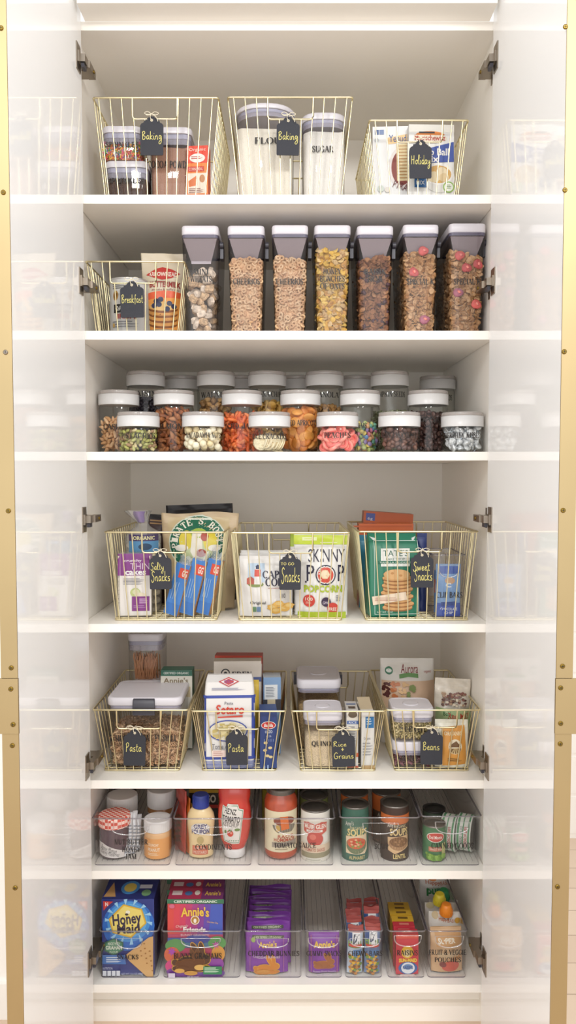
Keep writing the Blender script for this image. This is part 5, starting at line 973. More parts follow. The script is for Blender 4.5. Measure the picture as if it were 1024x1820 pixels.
# condiments
for k in range(3):
    p = bag('seasoning_packet', ('yellow seasoning packet leaning on the left side of the condiments bin', 'orange seasoning packet in the middle of its leaning stack', 'reddish seasoning packet outermost of its leaning stack')[k], 'packet', 311, 372, 1428 - 12 * k, .1, zi6, .006, ('#dca632', '#d8742c', '#b8483c')[k], rot=(radians(-3), radians(-6), radians(-62 - 2 * k)), dx=-.013 - .009 * k, seal=.05); p.lines('#6a4a20', 322, 1450, 362, 1500, 6, k); p.done()
p = card('corn_starch_box', 'dark box with yellow trim lettered ARGO, at the rear of the condiments', 'box', 336, 388, 1404, .16, zi6, .05, '#33302c', '#c89a2c', '#d8b040'); p.quad('#d9b23a', 336, 1404, 388, 1409).text('#ece4d2', 'ARGO', 347, 1412, 384, 1427, bold=.04).quad('#c83c30', 336, 1430, 388, 1436); p.done()
c, w, h = fit(330, 380, 1418, .05, zi6); R = w / 2; t = thing('mustard_bottle', 'cream mustard squeeze bottle with a blue cap', 'bottle', (c, .05 + R * .7, zi6)); hb = Z(1439, .05) - zi6
m = MB(); MU = mat('#d9c294', .3, coat=.3); sq = lambda r_, z: [(r_ * cos(2 * pi * i / 36), r_ * .72 * sin(2 * pi * i / 36), z) for i in range(36)]
m.loft([sq(R * a, z * hb) for a, z in ((.8, 0), (.88, .01), (.9, .04), (.86, .25), (.9, .45), (.98, .62), (1, .74), (.93, .85), (.72, .95), (.5, 1.0), (.48, 1.02))], MU)
Rz = lambda v: R * (.87 if v < .3 * hb else .87 + .13 * min(1, (v / hb - .3) / .35)); p = Print(m, lambda u, v, q: ((Rz(v) + q) * sin(max(-1.5, min(1.5, u / Rz(v)))), -(Rz(v) * .72 + q + .0004) * cos(max(-1.5, min(1.5, u / Rz(v)))), v), pxmap(c, .05, zi6), False)
p.ell('#e8e2dc', 356, 1473, 18, 10).text('#3a3c7a', 'GREY', 344, 1465, 369, 1473, bold=.03).text('#3a3c7a', 'POUPON', 340, 1474, 373, 1483, bold=.03).ell('#c9b27a', 356, 1494, 6, 7).poly('#d8785c', [(341, 1504), (370, 1504), (370, 1520), (341, 1520)]).text('#f4dfd0', 'DIJON', 346, 1506, 365, 1511).text('#f4dfd0', 'MUSTARD', 344, 1513, 367, 1518)
m.build('body', t); m = MB(); m.lathe([(R * .58, hb * .985), (R * .6, hb * .99), (R * .56, h - .003), (R * .5, h)], mat('#2c3f92', .35), 30)
for k in range(30): m.box(-.0005, .0005, -R * .6, -R * .575, hb, h - .004, mat('#2c3f92', .35), M=Matrix.Rotation(2 * pi * k / 30, 4, 'Z'))
m.build('cap', t)
c, w, h = fit(384, 444, 1398, .05, zi6); R = w / 2; t = thing('ketchup_bottle', 'red ketchup squeeze bottle standing on its white cap', 'bottle', (c + .002, .05 + R * .6, zi6)); hc = Z(1512, .05) - zi6; h = h * .985
m = MB(); KE = mat('#c23a30', .18, coat=.6, vary=.05)
m.loft([sq(R * a, hc + (h - hc) * z) for a, z in ((.6, 0), (.66, .03), (.86, .16), (.97, .34), (1, .5), (.97, .64), (.9, .74), (.97, .84), (.95, .95), (.8, 1.0))], KE)
def Rk(v):
    f = (v - hc) / (h - hc); L = ((0, .6), (.03, .66), (.16, .86), (.34, .97), (.5, 1), (.64, .97), (.74, .9), (.84, .97), (.95, .95), (1.2, .8))
    for (a, b), (a2, b2) in zip(L, L[1:]):
        if f <= a2: return R * (b + (b2 - b) * max(0, (f - a)) / (a2 - a))
    return R * .8
p = Print(m, lambda u, v, q: ((R + q) * sin(max(-1.4, min(1.4, u / R))) * Rk(v) / R, -(Rk(v) * .72 + q + .0012) * cos(max(-1.4, min(1.4, u / R))), v), pxmap(c + .002, .05, zi6), False)
K1 = [(392, 1431), (401, 1434), (404, 1428), (424, 1429), (426, 1436), (435, 1439), (431, 1462), (428, 1500), (411, 1500), (393, 1496), (391, 1462)]
p.poly('#e8e4de', K1).poly('#6f9a78', [((x - 413) * .93 + 413, (y - 1465) * .95 + 1465) for x, y in K1]).poly('#ece8e2', [((x - 413) * .87 + 413, (y - 1465) * .91 + 1465) for x, y in K1])
p.text('#3a3838', 'HEINZ', 398, 1436, 421, 1446, bold=.03, rot=-8).text('#3a3838', 'TOMATO', 394, 1449, 427, 1460, bold=.03, rot=-5).text('#8a8684', 'KETCHUP', 395, 1460, 425, 1468, bold=.02, rot=-5).ell('#d23c2c', 409, 1480, 6, 6).ell('#e8a090', 411, 1479, 2, 2).ell('#6a8a4a', 400, 1478, 2.4, 4).ell('#6a8a4a', 422, 1473, 5, 2.6).poly('#6a8a4a', [(405, 1475), (409, 1472), (413, 1475), (409, 1477)]); m.build('body', t)
m = MB(); m.lathe([(R * .6, 0), (R * .64, .002), (R * .64, hc - .004), (R * .6, hc)], WHITE, 36, M=Matrix.Scale(.9, 4, (0, 1, 0))).build('cap', t)
# tomato sauces
TOM = mat('#a8482c', .15, coat=.5, vary=.15, vscale=40); DLID = mat('#6c6863', .35, .7)
p = round_jar('sauce_jar', 'tall jar of red tomato sauce with a cream label', 'jar', 469, 529, 1408, 1417, .045, zi6, TOM, DLID, neck=.8, shoulder=.02, capr=.85)
p.quad('#e9dfbe', 462, 1443, 536, 1515).ell('#7a7468', 506, 1467, 22, 16, 180, 360).ell('#8a3c24', 506, 1460, 20, 8).poly('#e0702c', [(498, 1452), (512, 1452), (515, 1474), (500, 1476)]).ell('#c8a454', 494, 1473, 4, 6).ell('#e9dfbe', 510, 1480, 14, 8, 180, 360).text('#b84a34', "RAO'S", 494, 1484, 522, 1490, bold=.02).text('#b84a34', 'HOMEMADE', 487, 1490, 526, 1496, bold=.02).poly('#a49a8c', [(483, 1498), (530, 1495), (530, 1503), (483, 1507)]).text('#4a4440', 'MARINARA', 487, 1499, 520, 1505).lines('#a89a7c', 489, 1509, 520, 1512, 1); p.done()
p = round_jar('sauce_jar', 'dark lidded jar with a yellow label behind the tall tomato sauce jar', 'jar', 464, 530, 1392, 1398, .17, zi6, mat('#8a7a34', .2), DLID, neck=.95, capr=1.0, shoulder=.006); p.quad('#b8a83a', 458, 1410, 536, 1470); p.done()
STL = mat('#807c78', .3, .9)
p = tin('sauce_can', 'tomato sauce can with a white and red label, foremost of its row', 'can', 535, 588, 1443, .04, zi6, '#eceae2', STL)
p.quad('#e9e4d8', 520, 1460, 602, 1533).poly('#cf5a4c', [(537, 1464), (548, 1462), (560, 1466), (572, 1462), (584, 1464), (583, 1480), (572, 1485), (562, 1481), (550, 1486), (538, 1480)]).text('#f4e6dc', 'MUIR GLEN', 540, 1466, 582, 1474, bold=.03).quad('#f0ece4', 544, 1476, 574, 1480).text('#b84a3c', 'ORGANIC', 548, 1476.6, 570, 1479.4, bold=.02).ell('#c8504a', 560, 1492, 15, 12).ell('#e07a6c', 556, 1488, 6, 5).poly('#f0efe8', [(574, 1486), (585, 1482), (586, 1498), (577, 1499)]).quad('#e2cdb4', 530, 1502, 594, 1516).text('#b0604c', 'TOMATO SAUCE', 541, 1508, 578, 1514, bold=.02).poly('#9a9478', [(530, 1517), (594, 1515), (594, 1524), (530, 1526)]).lines('#b8b4a4', 543, 1528, 580, 1531, 1); p.done()
for k in (1, 2):
    p = tin('sauce_can', ('', 'grey topped can directly behind the foremost tomato sauce can', 'grey topped can rearmost in the tomato sauce row')[k], 'can', 534 - k, 586 - k, (0, 1421, 1402)[k], .04 + .076 * k, zi6, '#8f9a5a' if k == 1 else '#7a7c54', STL); p.done()
# soup cans
for side, x0, x1 in ((0, 608, 659), (1, 668, 719)):
    for k in (2, 1, 0):
        xx = (0, 1, 2)[k] * (3 if side == 0 else 1) if side == 0 else -(0, 15, 14)[k]; xo = xx * 0
        X0, X1 = ((609, 658), (607, 657), (614, 655))[k] if side == 0 else ((679, 731), (664, 716), (666, 714))[k]
        yt = ((1437, 1416, 1401), (1435, 1414, 1400))[side][k]
        lab = (('green soup can with a bowl of red soup, foremost on its side of the bin', 'orange banded soup can behind the green soup can', 'orange banded soup can farthest back in the row of the green soup can'),
               ('brown lentil soup can with an orange band, foremost on its side of the bin', 'orange banded soup can behind the brown lentil soup can', 'orange banded soup can farthest back in the row of the lentil soup can'))[side][k]
        p = tin('soup_can', lab, 'can', X0, X1, yt, .045 + .077 * k + (.012 if side and k else 0), zi6, '#3f6a5c' if (side == 0 and k == 0) else ('#4a3830' if k == 0 else '#d2743c'), STL)
        if k == 0 and side == 0:
            p.quad('#3f6e60', 600, 1452, 668, 1533).text('#f0ece2', "Amy's", 612, 1461, 629, 1471, ital=.3, rot=10).text('#e2d2a0', 'ORGANIC', 622, 1470, 648, 1475).text('#e6d28c', 'SOUPS', 617, 1474, 655, 1487, bold=.03).poly('#e3cfae', [(614, 1488), (654, 1484), (656, 1512), (650, 1519), (614, 1518)]).ell('#6a7a5a', 634, 1504, 19, 14, 180, 360).ell('#6a7a5a', 634, 1501, 19, 12).ell('#d9603c', 634, 1499, 17, 10)
            for q in range(16): p.ell(('#e9b48a', '#c8442c', '#8aa04a')[q % 3], 634 + 12 * cos(q * 2.4) * (q / 16) ** .5, 1499 + 7 * sin(q * 2.4) * (q / 16) ** .5, 2.2, 1.6)
            p.text('#d8c88c', 'ALPHABET', 621, 1521, 649, 1527, bold=.02)
        elif k == 0:
            p.quad('#d2743c', 670, 1450, 742, 1466).quad('#3f302a', 670, 1466, 742, 1533).text('#f0ece2', "Amy's", 688, 1463, 703, 1473, ital=.3, rot=10).text('#e0cfa0', 'ORGANIC', 700, 1467, 724, 1472).text('#e2c98a', 'SOUPS', 693, 1473, 728, 1486, bold=.03).poly('#dcb98c', [(689, 1489), (729, 1486), (730, 1508), (702, 1518), (690, 1512)]).ell('#a8805a', 710, 1500, 19, 12).ell('#7a5434', 710, 1497, 17, 9)
            for q in range(12): p.ell(('#a9805a', '#8a6238')[q % 2], 710 + 12 * cos(q * 2.4) * (q / 12) ** .5, 1497 + 6 * sin(q * 2.4) * (q / 12) ** .5, 2, 1.4)
            p.text('#e6cf8c', 'LENTIL', 699, 1518, 722, 1526, bold=.03)
        else: p.quad('#d2743c', X0 - 8, yt + 12, X1 + 8, yt + 30).quad('#5a463a' if side else '#2f5a4c', X0 - 8, yt + 30, X1 + 8, 1520).text('#efe4d2', "Amy's", X0 + 6, yt + 32, X0 + 22, yt + 42, ital=.3)
        p.done()
# canned goods
p = tin('pea_can', 'green can of peas with a red oval logo', 'can', 755, 796, 1470, .04, zi6, '#3f7a50', STL)
p.quad('#3f7c52', 745, 1476, 806, 1530).ell('#f0e6dc', 775, 1489, 17, 9).ell('#cf4a40', 775, 1489, 15.5, 7.6).text('#f6ece2', 'Del Monte', 763, 1486, 787, 1492, bold=.02).quad('#c8765c', 762, 1506, 790, 1514).text('#f4e6d8', 'SWEET PEAS', 764, 1508, 788, 1512).quad('#cfd08c', 786, 1500, 796, 1526)
for q in range(30): p.ell(('#7fae44', '#94bf58', '#6a9a38')[q % 3], 758 + (q * 7.3) % 33, 1519 + (q * 3.7) % 9, 2.6, 2.4)
p.done()
p = tin('stacked_can', 'dark topped can behind the can of peas', 'can', 755, 796, 1444, .125, zi6, '#5a6a58', mat('#4a4746', .4, .6)); p.done()
for k, (cx, lab) in enumerate(((806, 'white and green striped can lying on its side next to the pea can'), (835, 'white and green striped can lying on its side against the bin wall'))):
    Rc = P(10 + 32, 1500, .06).x - P(10, 1500, .06).x; wc = .036; q = P(cx, 1495, .06)
    t = thing('fish_can', lab, 'can', (q.x, .055 + Rc, zi6 + Rc * 1.0), 'cans lying on their sides', rot=(0, radians(90), radians(-24)))
    m = MB(); m.lathe([(Rc * .97, -wc / 2 + .002), (Rc, -wc / 2), (Rc, -wc / 2 + .002), (Rc * .985, -wc / 2 + .003), (Rc * .985, wc / 2 - .003), (Rc, wc / 2 - .002), (Rc, wc / 2), (Rc * .95, wc / 2)], pm('#e2e4dc'), 44)
    for a, b, col in ((-.9, -.55, '#5a9a6c'), (.62, .95, '#5a9a6c'), (-.1, .05, '#5a9a6c')): m.lathe([(Rc * .988, wc / 2 * a), (Rc * .99, wc / 2 * a), (Rc * .99, wc / 2 * b), (Rc * .988, wc / 2 * b)], pm(col), 44, False, False)
    p = Print(m, lambda u, v, qq: ((Rc * .99 + qq) * sin(u / Rc + pi / 2 + .15) * -1, -(Rc * .99 + qq) * cos(u / Rc + pi / 2 + .15) * 1, v), lambda x, y: (x, y), False)
    p.mp = lambda u, v, qq: ((Rc * .99 + qq) * cos(-pi / 2 + .0 + u / Rc), (Rc * .99 + qq) * sin(-pi / 2 + u / Rc), v)
    p.text('#b8504a', 'FIRE ROASTED', -.03, .002, .022, .010, bold=.02); p.text('#4a5a50', 'DICED GREEN', -.03, -.008, .014, -.002)
    m.build('body', t)
    m = MB(); m.lathe([(Rc * .95, 0), (Rc * .9, .001), (Rc * .5, .0014)], STL, 40, True, True, M=Matrix.Translation((0, 0, wc / 2 - .001))).build('lid', t)
# ------------------------------------------------------------------ SHELF 7: long bins
z7 = SH[7] + .0008; zi7 = z7 + .0042
NB7 = 'long clear bins on the bottom shelf'
for lab, x0, x1, tx, hx in (('long clear bin lettered SNACKS', 176, 281, [('SNACKS', 208, 1697, 246, 1706)], (207, 253, 1668, 1686)), ('wide long clear bin lettered BUNNY GRAHAMS', 287, 428, [('BUNNY GRAHAMS', 309, 1694, 394, 1705)], (322, 392, 1668, 1684)),
        ('long clear bin lettered CHEDDAR BUNNIES', 434, 537, [('CHEDDAR BUNNIES', 441, 1690, 532, 1700)], (457, 513, 1668, 1684)), ('narrow clear bin lettered GUMMY SNACKS', 543, 609, [('GUMMY SNACKS', 545, 1690, 607, 1700)], (548, 603, 1667, 1684)),
        ('narrow clear bin lettered CHEWY BARS', 614, 681, [('CHEWY BARS', 619, 1690, 680, 1700)], (622, 676, 1668, 1683)), ('narrow clear bin lettered RAISINS', 690, 757, [('RAISINS', 706, 1689, 743, 1699)], (701, 749, 1663, 1682)),
        ('narrow clear bin lettered FRUIT AND VEGGIE POUCHES', 761, 831, [('FRUIT & VEGGIE', 763, 1688, 829, 1698), ('POUCHES', 773, 1702, 820, 1711)], (774, 824, 1664, 1684))):
    open_bin(lab, x0, x1, 1655, .022, z7, .49, tx, hx, group=NB7)
# cracker box
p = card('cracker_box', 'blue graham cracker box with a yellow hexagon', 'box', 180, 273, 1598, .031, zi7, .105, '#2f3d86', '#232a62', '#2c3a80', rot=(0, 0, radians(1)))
p.ell('#2f6fc8', 228, 1645, 46, 45).ell('#4a98e0', 228, 1638, 38, 36).ell('#6ab4ee', 228, 1636, 33, 30)
for k in range(14): a = 2 * pi * k / 14 + .1; p.poly('#9fd2f4', [(228 + 30 * cos(a - .05), 1636 + 28 * sin(a - .05)), (228 + 42 * cos(a - .08), 1638 + 41 * sin(a - .08)), (228 + 42 * cos(a + .08), 1638 + 41 * sin(a + .08))])
p.poly('#e0b43a', [(193, 1632), (219, 1606), (252, 1615), (260, 1640), (233, 1666), (200, 1657)]).poly('#f0dc78', [(196, 1633), (220, 1609), (250, 1617), (257, 1640), (232, 1663), (202, 1655)]).text('#3a3048', 'Honey', 200, 1622, 251, 1648, bold=.03, rot=6).text('#3a3048', 'Maid', 208, 1641, 248, 1658, bold=.03, rot=3).ell('#f4efd8', 227, 1620, 4, 3).ell('#4a3c38', 225, 1624, 3, 2)
p.poly('#cf3c38', [(183, 1600), (201, 1601), (190, 1610), (184, 1617)]).text('#f4e2dc', 'N', 187, 1602, 192, 1609, bold=.03)
p.poly('#3a6a54', [(186, 1673), (202, 1666), (219, 1673), (219, 1687), (202, 1697), (186, 1688)]).poly('#4a8a6a', [(188, 1675), (202, 1668), (217, 1675), (217, 1686), (202, 1694), (188, 1687)]).text('#d8e6d2', 'MADE WITH', 192, 1673, 213, 1678, bold=.02).text('#eef4e4', 'GRAHAM', 188, 1679, 217, 1686, bold=.03).text('#d8e6d2', 'FLOUR', 195, 1688, 210, 1692)
p.poly('#4a78c0', [(182, 1695), (222, 1695), (224, 1712), (182, 1711)]).lines('#dfe9f6', 189, 1699, 218, 1710, 3).text('#cfd6ee', 'NUTRITION', 183, 1717, 200, 1721)
for k in range(4): p.quad('#e2e6f0', 183 + 8 * k, 1723, 189.5 + 8 * k, 1732)
p.text('#cfd6ee', 'NET WT 14.4 OZ (408g)', 216, 1727, 254, 1732)
CRK = [(272, 1664), (265, 1666), (224, 1697), (230, 1706), (263, 1736), (272, 1737)]
p.poly('#c9985c', CRK).poly('#d9ae74', [(x - 1 if x < 270 else x, y - 1.5) for x, y in CRK])
for k in range(22):
    x, y = 232 + (k * 9.7) % 40, 1670 + (k * 13.3) % 62
    if x > 226 + abs(y - 1699) * .95 + 4: p.ell('#a9763e', x, y, 1.6, 1.2)
p.top.quad('#2a357a', 0, 0, 1, 1).poly('#d2a468', [(.02, .1), (.25, .1), (.12, .75)]).ell('#4a98e0', .48, .5, .18, .3).ell('#ecd468', .48, .5, .12, .2).poly('#dfe4f0', [(.66, .45), (.9, .45), (.9, .62), (.66, .62)]).ell('#7aa87a', .82, .25, .09, .14); p.done()
def bunny(p, col, cx, cy, s, edge=None):                                     # a plain rabbit-shaped cracker, leaping to the right
    E = [(-6, 4, 26, 15, 0), (22, -6, 13, 10, -10), (6, -24, 5, 15, 28), (18, -24, 5, 15, 8), (-22, 12, 16, 7, 0), (20, 12, 15, 5, 10), (-33, 0, 6, 6, 0)]
    for c, g in ((edge, 1.6), (col, 0)):
        if c:
            for x, y, a, b, t in E:
                t = radians(t); p.poly(c, [(cx + s * (x + (a + g) * cos(q) * cos(t) + (b + g) * sin(q) * sin(t)), cy + s * (y - (a + g) * cos(q) * sin(t) + (b + g) * sin(q) * cos(t))) for q in [2 * pi * k / 18 for k in range(18)]])
p0 = None
for k in range(3):
    yt = (1598, 1582, 1563)[k]; Yk = .031 + .062 * k; dd = .05
    p = card('cookie_box', ('pink and purple cookie box lettered Friends, foremost', 'red cookie box with a green band directly behind the foremost one', 'red cookie box farthest back of the cookie boxes')[k], 'box', (298, 301, 304)[k], (396, 397, 398)[k], yt, Yk, zi7, dd, '#c0456c', '#5a2a6a', '#a8345a', group='organic cookie boxes')
    p.quad('#3f7a5a', 297, yt, 398, yt + 8).text('#e6eee2', 'CERTIFIED ORGANIC', 309, yt + 2, 386, yt + 6.5, bold=.03)
    p.top.quad('#b83a5c', 0, 0, .6, 1).quad('#7a3470', .6, 0, 1, 1).quad('#e8d8d8', .06, .35, .24, .75).ell('#4a78b0', .36, .5, .07, .2).ell('#ece4da', .52, .55, .05, .22).text('#e8c450', "Annie's", .66, .3, .95, .75, bold=.02) if False else (p.top.quad('#b83a5c', 0, 0, .6, 1), p.top.quad('#7a3470', .6, 0, 1, 1), p.top.quad('#e8d8d8', .06, .35, .24, .75), p.top.ell('#4a78b0', .36, .5, .07, .2), p.top.ell('#ece4da', .52, .55, .05, .22))
    q = p.top; tt = sans("Annie's", .02); q.glyphs('#e8c450', tt, .66, .72, .95, .3)
    if k == 0:
        grad = ['#e0524e', '#dc4c5a', '#d44868', '#c44678', '#ac468a', '#8c489c', '#6a50b0', '#4c62c0']
        for i in range(8): p.poly(grad[i], [(298 + i * 11, 1606), (310 + i * 11 if i < 7 else 396, 1606), (322 + i * 9.5 if i < 7 else 396, 1660), (298 + (i * 10.5 if i else 0), 1660)])
        for i in range(8): p.quad(['#3a5aa0', '#4a7a9a', '#5a8a6a', '#7a9a50', '#b08a4a', '#c8704a', '#b04a7a', '#9a4a98'][i], 298, 1666 + i * 8.8, 396, 1675 + i * 8.8) if i < 2 or i > 6 else None
        for a, b, rx, ry, col in ((312, 1680, 18, 12, '#5a9a5a'), (386, 1675, 16, 12, '#5aa05a'), (306, 1696, 14, 14, '#d86a4a'), (388, 1694, 12, 14, '#e0a04a'), (310, 1716, 16, 12, '#d84a8a'), (352, 1668, 22, 8, '#3a4a9a'), (384, 1712, 14, 12, '#9a4ab0'), (330, 1726, 34, 9, '#7a3a9a'), (376, 1728, 24, 8, '#6a3a94')): p.ell(col, a, b, rx, ry)
        p.star('#c85ab0', 384, 1678, 8, 3, 7).star('#b04ab8', 306, 1690, 8, 4, 7)
        p.text('#f0c850', "Annie's", 322, 1610, 372, 1627, bold=.03, arc=2).ell('#f0e2d2', 347, 1634, 8, 8).ell('#b8863c', 347, 1634, 6.5, 6.5).ell('#f4eee2', 347, 1635, 2.6, 4).text('#f2dcd2', 'Organic', 313, 1642, 335, 1648, ital=.3, rot=4).text('#fbf2ee', 'Friends', 326, 1646, 366, 1655, bold=.04).text('#f2d2dc', 'BUNNY GRAHAMS', 322, 1658, 372, 1662).text('#f0c060', 'Chocolate Chip', 368, 1636, 388, 1640, rot=-8)
        p.ell('#d9708c', 306, 1609, 5, 4)
        bunny(p, '#5a3a2a', 342, 1708, .92, '#d9a44a'); bunny(p, '#6a442c', 340, 1710, .68, '#8a5a34'); p.ell('#d9a85a', 320, 1722, 9, 4).ell('#e0b468', 356, 1716, 10, 5).ell('#c8944a', 340, 1726, 12, 4).quad('#3f8a5c', 362, 1714, 395, 1728).lines('#d8ecd8', 364, 1716, 392, 1726, 3).quad('#d8cfe0', 300, 1726, 312, 1734).text('#e8d8ec', 'NET WT 7.5 OZ', 334, 1731, 354, 1734)
    p.done()
# purple pouches
PU = mat('#7a3f9a', .3)
for k in range(9):
    lab = ['purple cracker pouch at the very front', 'purple cracker pouch second from the front', 'purple cracker pouch third from the front', 'purple cracker pouch fourth from the front', 'purple cracker pouch in the middle of the row', 'purple cracker pouch fourth from the back', 'purple cracker pouch third from the back', 'purple cracker pouch second from the back', 'purple cracker pouch at the very back'][k] + ' of the wide purple row'
    yt = (1661, 1645, 1639, 1628, 1617, 1606, 1597, 1588, 1579)[k]; xa, xb = (436, 512) if k == 0 else (439 + k * .7, 517 + k * .1); Yk = .031 + .034 * k
    p = bag('cracker_pouch', lab, 'pouch', xa, xb, yt, Yk, zi7 + .0005, .026, '#7a3f9a', rot=(radians(-2 if k == 0 else -5), radians(rnd(-1.5, 1.5) if k else 0), radians(rnd(-2, 2))), seal=.09, group='purple cracker pouches', m=PU, cut=.002)
    yy = yt + 7
    p.quad('#4a4a3c', 448, yy, 505, yy + 5).text('#c9d2a8', 'CERTIFIED ORGANIC', 451, yy + 1, 501, yy + 4, bold=.02)
    if k == 0:
        p.text('#f0c850', "Annie's", 460, 1676, 492, 1686, bold=.03).ell('#9fb46a', 450, 1675, 4, 4); bunny(p, '#d98a34', 475, 1722, .62, '#f0c060'); p.ell('#d99a44', 468, 1728, 12, 4)
        for a in ((444, 1670, 445, 1730), (504, 1670, 505, 1730)): p.quad('#b87aa8', *a)
        p.text('#f0e4f2', 'CHEDDAR BUNNIES', 450, 1699, 498, 1703)
    else: p.quad('#8f58ac', 443, yt + 13, 512, yt + 14)
    p.done()
for k in range(2):
    p = bag('gummy_pouch', ('purple gummy snack pouch, alone at the front of its bin', 'purple gummy snack pouch hidden behind its twin')[k], 'pouch', 549, 604, 1662 + 3 * k, .031 + .034 * k, zi7, .028, '#7a3f9a', m=PU, seal=.07, rot=(radians(-3), 0, 0))
    if not k:
        p.text('#f0c850', "Annie's", 558, 1676, 596, 1687, bold=.04, arc=1.5); bunny(p, '#a8683c', 577, 1714, .5, '#d9984a'); p.text('#f0e0f0', 'Bunny Fruit Snacks', 557, 1727, 597, 1731).text('#f0e0f0', 'BERRY PATCH', 563, 1733, 590, 1736)
        for a in ((553, 1668, 554, 1732), (599, 1668, 600, 1732)): p.quad('#c47a8c', *a)
    p.done()
# chewy bars
WD = ['foremost', 'second', 'third', 'fourth', 'fifth']
for side in (0, 1):
    for k in range(5):
        x0, x1 = ((617, 645), (648, 676))[side]; yt = (1651, 1634, 1622, 1612, 1604)[k] - side * (3, -2, 4, -3, 2)[k]
        p = bag('chewy_bar', 'striped chewy bar, %s in the column %s' % (WD[k], ('beside the purple pouch', 'beside the raisin boxes')[side]), 'bar', x0 + k * .4, x1 - .5 + k * .3, yt, .031 + .03 * k, zi7 + .0005, .02, ('#c8d8e6', '#7a90b8')[(k + side) % 2], top='#a8524c', rot=(radians(-4), radians(rnd(-2, 2)), radians(rnd(-4, 4))), seal=.08, group='chewy bars', cut=.002)
        y = yt + 9; p.quad('#3a5a94', x0 + 1, y + 3, x0 + 9, y + 26).quad('#8aa85a', x0 + 1, y + 16, x1 - 4, y + 27).quad('#eef0f2', x0 + 8, y + 2, x1 - 6, y + 24).text('#33405c', 'IZ', x0 + 9, y + 5, x1 - 7, y + 20, bold=.05, ital=.2) if k or True else None
        p.quad('#b0504a', x0 + 1, y - 3, x1, y + 2)
        if k == 0:
            p.poly('#6f9ad2', [(x0 + 10, 1690), (x1 - 3, 1690), (x1 - 4, 1718), (x0 + 8, 1712)])
            for q in range(26): p.ell(('#c98a44', '#8a5a2c', '#d9aa5c', '#7a9a4a', '#e2b848')[q % 5], x0 + 4 + (q * 6.1) % 20, 1700 + (q * 8.7) % 33, 3, 2.6)
            p.quad('#d8503c', x0 + 2, 1680, x1 - 3, 1684)
        p.done()
# raisin boxes
for k in range(6):
    yt = (1661, 1649, 1638, 1628, 1620, 1613)[k]; red = k in (0, 1)
    x0, x1 = ((704, 744), (700, 738), (697, 736), (694, 733), (692, 730), (691, 728))[k]
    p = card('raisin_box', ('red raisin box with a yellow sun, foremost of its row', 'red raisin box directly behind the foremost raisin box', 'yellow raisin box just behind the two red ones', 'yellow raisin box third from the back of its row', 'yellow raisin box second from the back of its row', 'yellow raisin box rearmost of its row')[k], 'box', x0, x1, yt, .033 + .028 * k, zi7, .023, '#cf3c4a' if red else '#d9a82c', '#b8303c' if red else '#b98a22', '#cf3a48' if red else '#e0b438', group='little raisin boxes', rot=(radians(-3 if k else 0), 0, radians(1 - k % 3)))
    p.top.quad('#e88a7a' if red else '#7a5a20', .3, .3, .75, .7)
    if k == 0:
        p.quad('#e05a4a', 704, 1661, 744, 1668).ell('#f0c23c', 724, 1692, 11, 11).ell('#f4e2b0', 724, 1694, 6, 7).text('#f6d24c', 'SUN-MAID', 709, 1703, 741, 1710, bold=.05).ell('#3a66a8', 725, 1720, 17, 11).ell('#e6ecf2', 725, 1720, 12, 10).ell('#6a92c4', 725, 1718, 8, 5).text('#33508c', 'RAISINS', 716, 1716, 734, 1722, bold=.03).poly('#f2ddd6', [(704, 1738), (712, 1731), (736, 1731), (744, 1738)])
        for q in range(8): p.ell('#e8c4c0', 706 + q * 5, 1735 + (q % 2) * 2, 2, 2)
    elif red: p.quad('#f0d2b0', x0 + 8, yt + 4, x1 - 10, yt + 7)
    else: p.quad('#7a5a20', x0 + 9, yt + 3, x1 - 12, yt + 6)
    p.done()
# fruit pouches
def pouch(label, x0, x1, yt, Y, th, col, capc, capx, capy, rot, top=None, printer=None):
    p = bag('fruit_pouch', None, None, x0, x1, yt, Y, zi7, th, col, rot=rot, seal=.06, wr=.002)
    if printer: printer(p)
    o = p.done(); tag(o, label, 'pouch')
    if capc:
        u, v = p.px(capx, capy); m = MB(); cm = mat(capc, .35); r_ = .0155; M = Matrix.Translation((u, -.006, v)) @ Matrix.Rotation(radians(12), 4, 'X')
        m.lathe([(r_ * .45, -.03), (r_ * .45, -.014)], WHITE, 16, M=M)
        m.lathe([(r_ * 1.05, -.014), (r_ * 1.05, .000), (r_ * .85, .008), (r_ * .78, .013), (r_ * .6, .0145)], cm, 24, M=M)
        for k in range(16): m.box(-.0008, .0008, -r_ * 1.1, -r_ * 1.02, -.013, -.001, cm, M=M @ Matrix.Rotation(2 * pi * k / 16, 4, 'Z'))
        m.build('spout_cap', o, rot=(0, 0, 0))
def pr0(p): p.poly('#d2a068', [(776, 1662), (822, 1662), (824, 1684), (778, 1686)]).text('#f4ead6', 'SUPER', 781, 1672, 812, 1681, bold=.04, rot=3).ell('#d96a5a', 802, 1720, 16, 10).ell('#8a4a4a', 788, 1716, 6, 5).ell('#d9a06a', 812, 1704, 8, 6).poly('#e2c8a4', [(780, 1695), (820, 1693), (820, 1702), (780, 1704)])
def pr1(p): p.text('#c8784c', 'Happy', 781, 1638, 800, 1645, bold=.02, rot=-4).text('#c8784c', 'BABY', 797, 1641, 812, 1646, rot=-4).ell('#e3b048', 815, 1643, 5, 5).ell('#d9c49a', 775, 1635, 6, 6)
def pr2(p): p.ell('#ddd2a8', 768, 1617, 8, 5).ell('#e6d9a8', 772, 1633, 7, 7)
def pr4(p): p.ell('#e08a3c', 770, 1567, 7, 3).text('#c8744a', 'Happy', 758, 1569, 784, 1577, bold=.02).text('#c8744a', 'BABY', 784, 1570, 800, 1576).text('#3c7a4c', 'superfoods', 760, 1579, 782, 1582).text('#3a8a4c', 'pure', 759, 1581, 792, 1594, bold=.05)
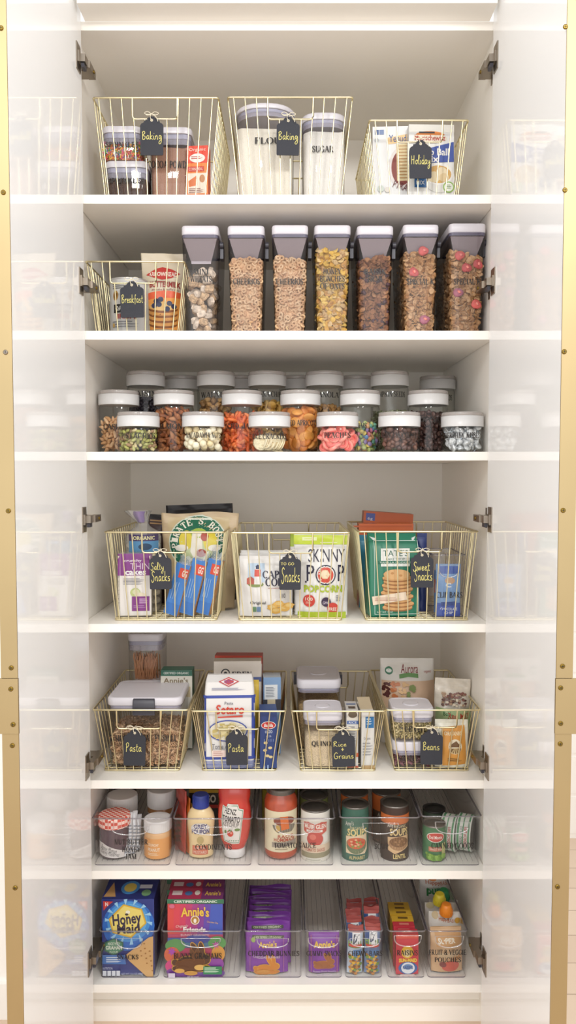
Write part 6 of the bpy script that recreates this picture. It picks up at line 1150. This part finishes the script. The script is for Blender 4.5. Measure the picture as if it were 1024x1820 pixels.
pouch('white upright fruit pouch, tallest at the back, with green lettering', 748, 803, 1556, .27, .035, '#e9e7e2', None, 0, 0, (radians(-2), 0, 0), printer=pr4)
pouch('white fruit pouch with a green spout cap', 763, 815, 1607, .2, .035, '#e2dfd8', '#2f8a58', 789, 1596, (radians(-4), radians(2), 0))
pouch('white fruit pouch with a yellow spout cap', 758, 814, 1613, .145, .035, '#e6e2da', '#dccb3a', 784, 1604, (radians(-4), 0, 0), printer=pr2)
pouch('white fruit pouch with an orange spout cap', 764, 822, 1630, .095, .035, '#ece8e0', '#e88a2c', 795, 1624, (radians(-5), radians(1), 0), printer=pr1)
pouch('tan and orange fruit pouch lettered SUPER, foremost of the pouches', 769, 825, 1656, .032, .035, '#dcb890', None, 0, 0, (radians(-3), radians(-1), 0), printer=pr0)
# ------------------------------------------------------------------ light, camera
def area(name, loc, rot, sx, sy, e, col=(1, .985, .96)):
    l = bpy.data.lights.new(name, 'AREA'); l.shape = 'RECTANGLE'; l.size = sx; l.size_y = sy; l.energy = e; l.color = col
    o = bpy.data.objects.new(name, l); C.objects.link(o); o.location = loc; o.rotation_euler = rot
W = bpy.data.worlds.new('w'); bpy.context.scene.world = W; W.use_nodes = True
W.node_tree.nodes['Background'].inputs['Color'].default_value = (1, .995, .985, 1); W.node_tree.nodes['Background'].inputs['Strength'].default_value = 1.0
area('ceiling_lamp', (-.5, -2.0, 2.6), (radians(38), 0, radians(-10)), .3, .3, 14)
area('ceiling_lamp', (.7, -2.0, 2.6), (radians(38), 0, radians(14)), .3, .3, 16)
area('front_fill', (0, -3.1, 1.5), (radians(90), 0, 0), 3.0, 1.8, 14, (1, .98, .96))  # added fill from behind the camera, not an actual window
cd = bpy.data.cameras.new('camera'); co = bpy.data.objects.new('camera', cd); C.objects.link(co)
cd.sensor_fit = 'VERTICAL'; cd.sensor_height = 36; cd.lens = 36 * FP / 1820; cd.clip_start = .05
co.location = (0, -D, H); co.rotation_euler = (pi / 2 - TH, 0, 0)
sc = bpy.context.scene; sc.camera = co
sc.view_settings.view_transform = 'Standard'; sc.view_settings.look = 'None'; sc.view_settings.exposure = 0.22; sc.view_settings.gamma = 1; sc.view_settings.use_curve_mapping = False
sc.cycles.max_bounces = 14; sc.cycles.transparent_max_bounces = 40; sc.cycles.glossy_bounces = 5; sc.cycles.diffuse_bounces = 8; sc.cycles.use_denoising = True; sc.cycles.caustics_reflective = True; sc.cycles.blur_glossy = 1.5; sc.cycles.caustics_refractive = False
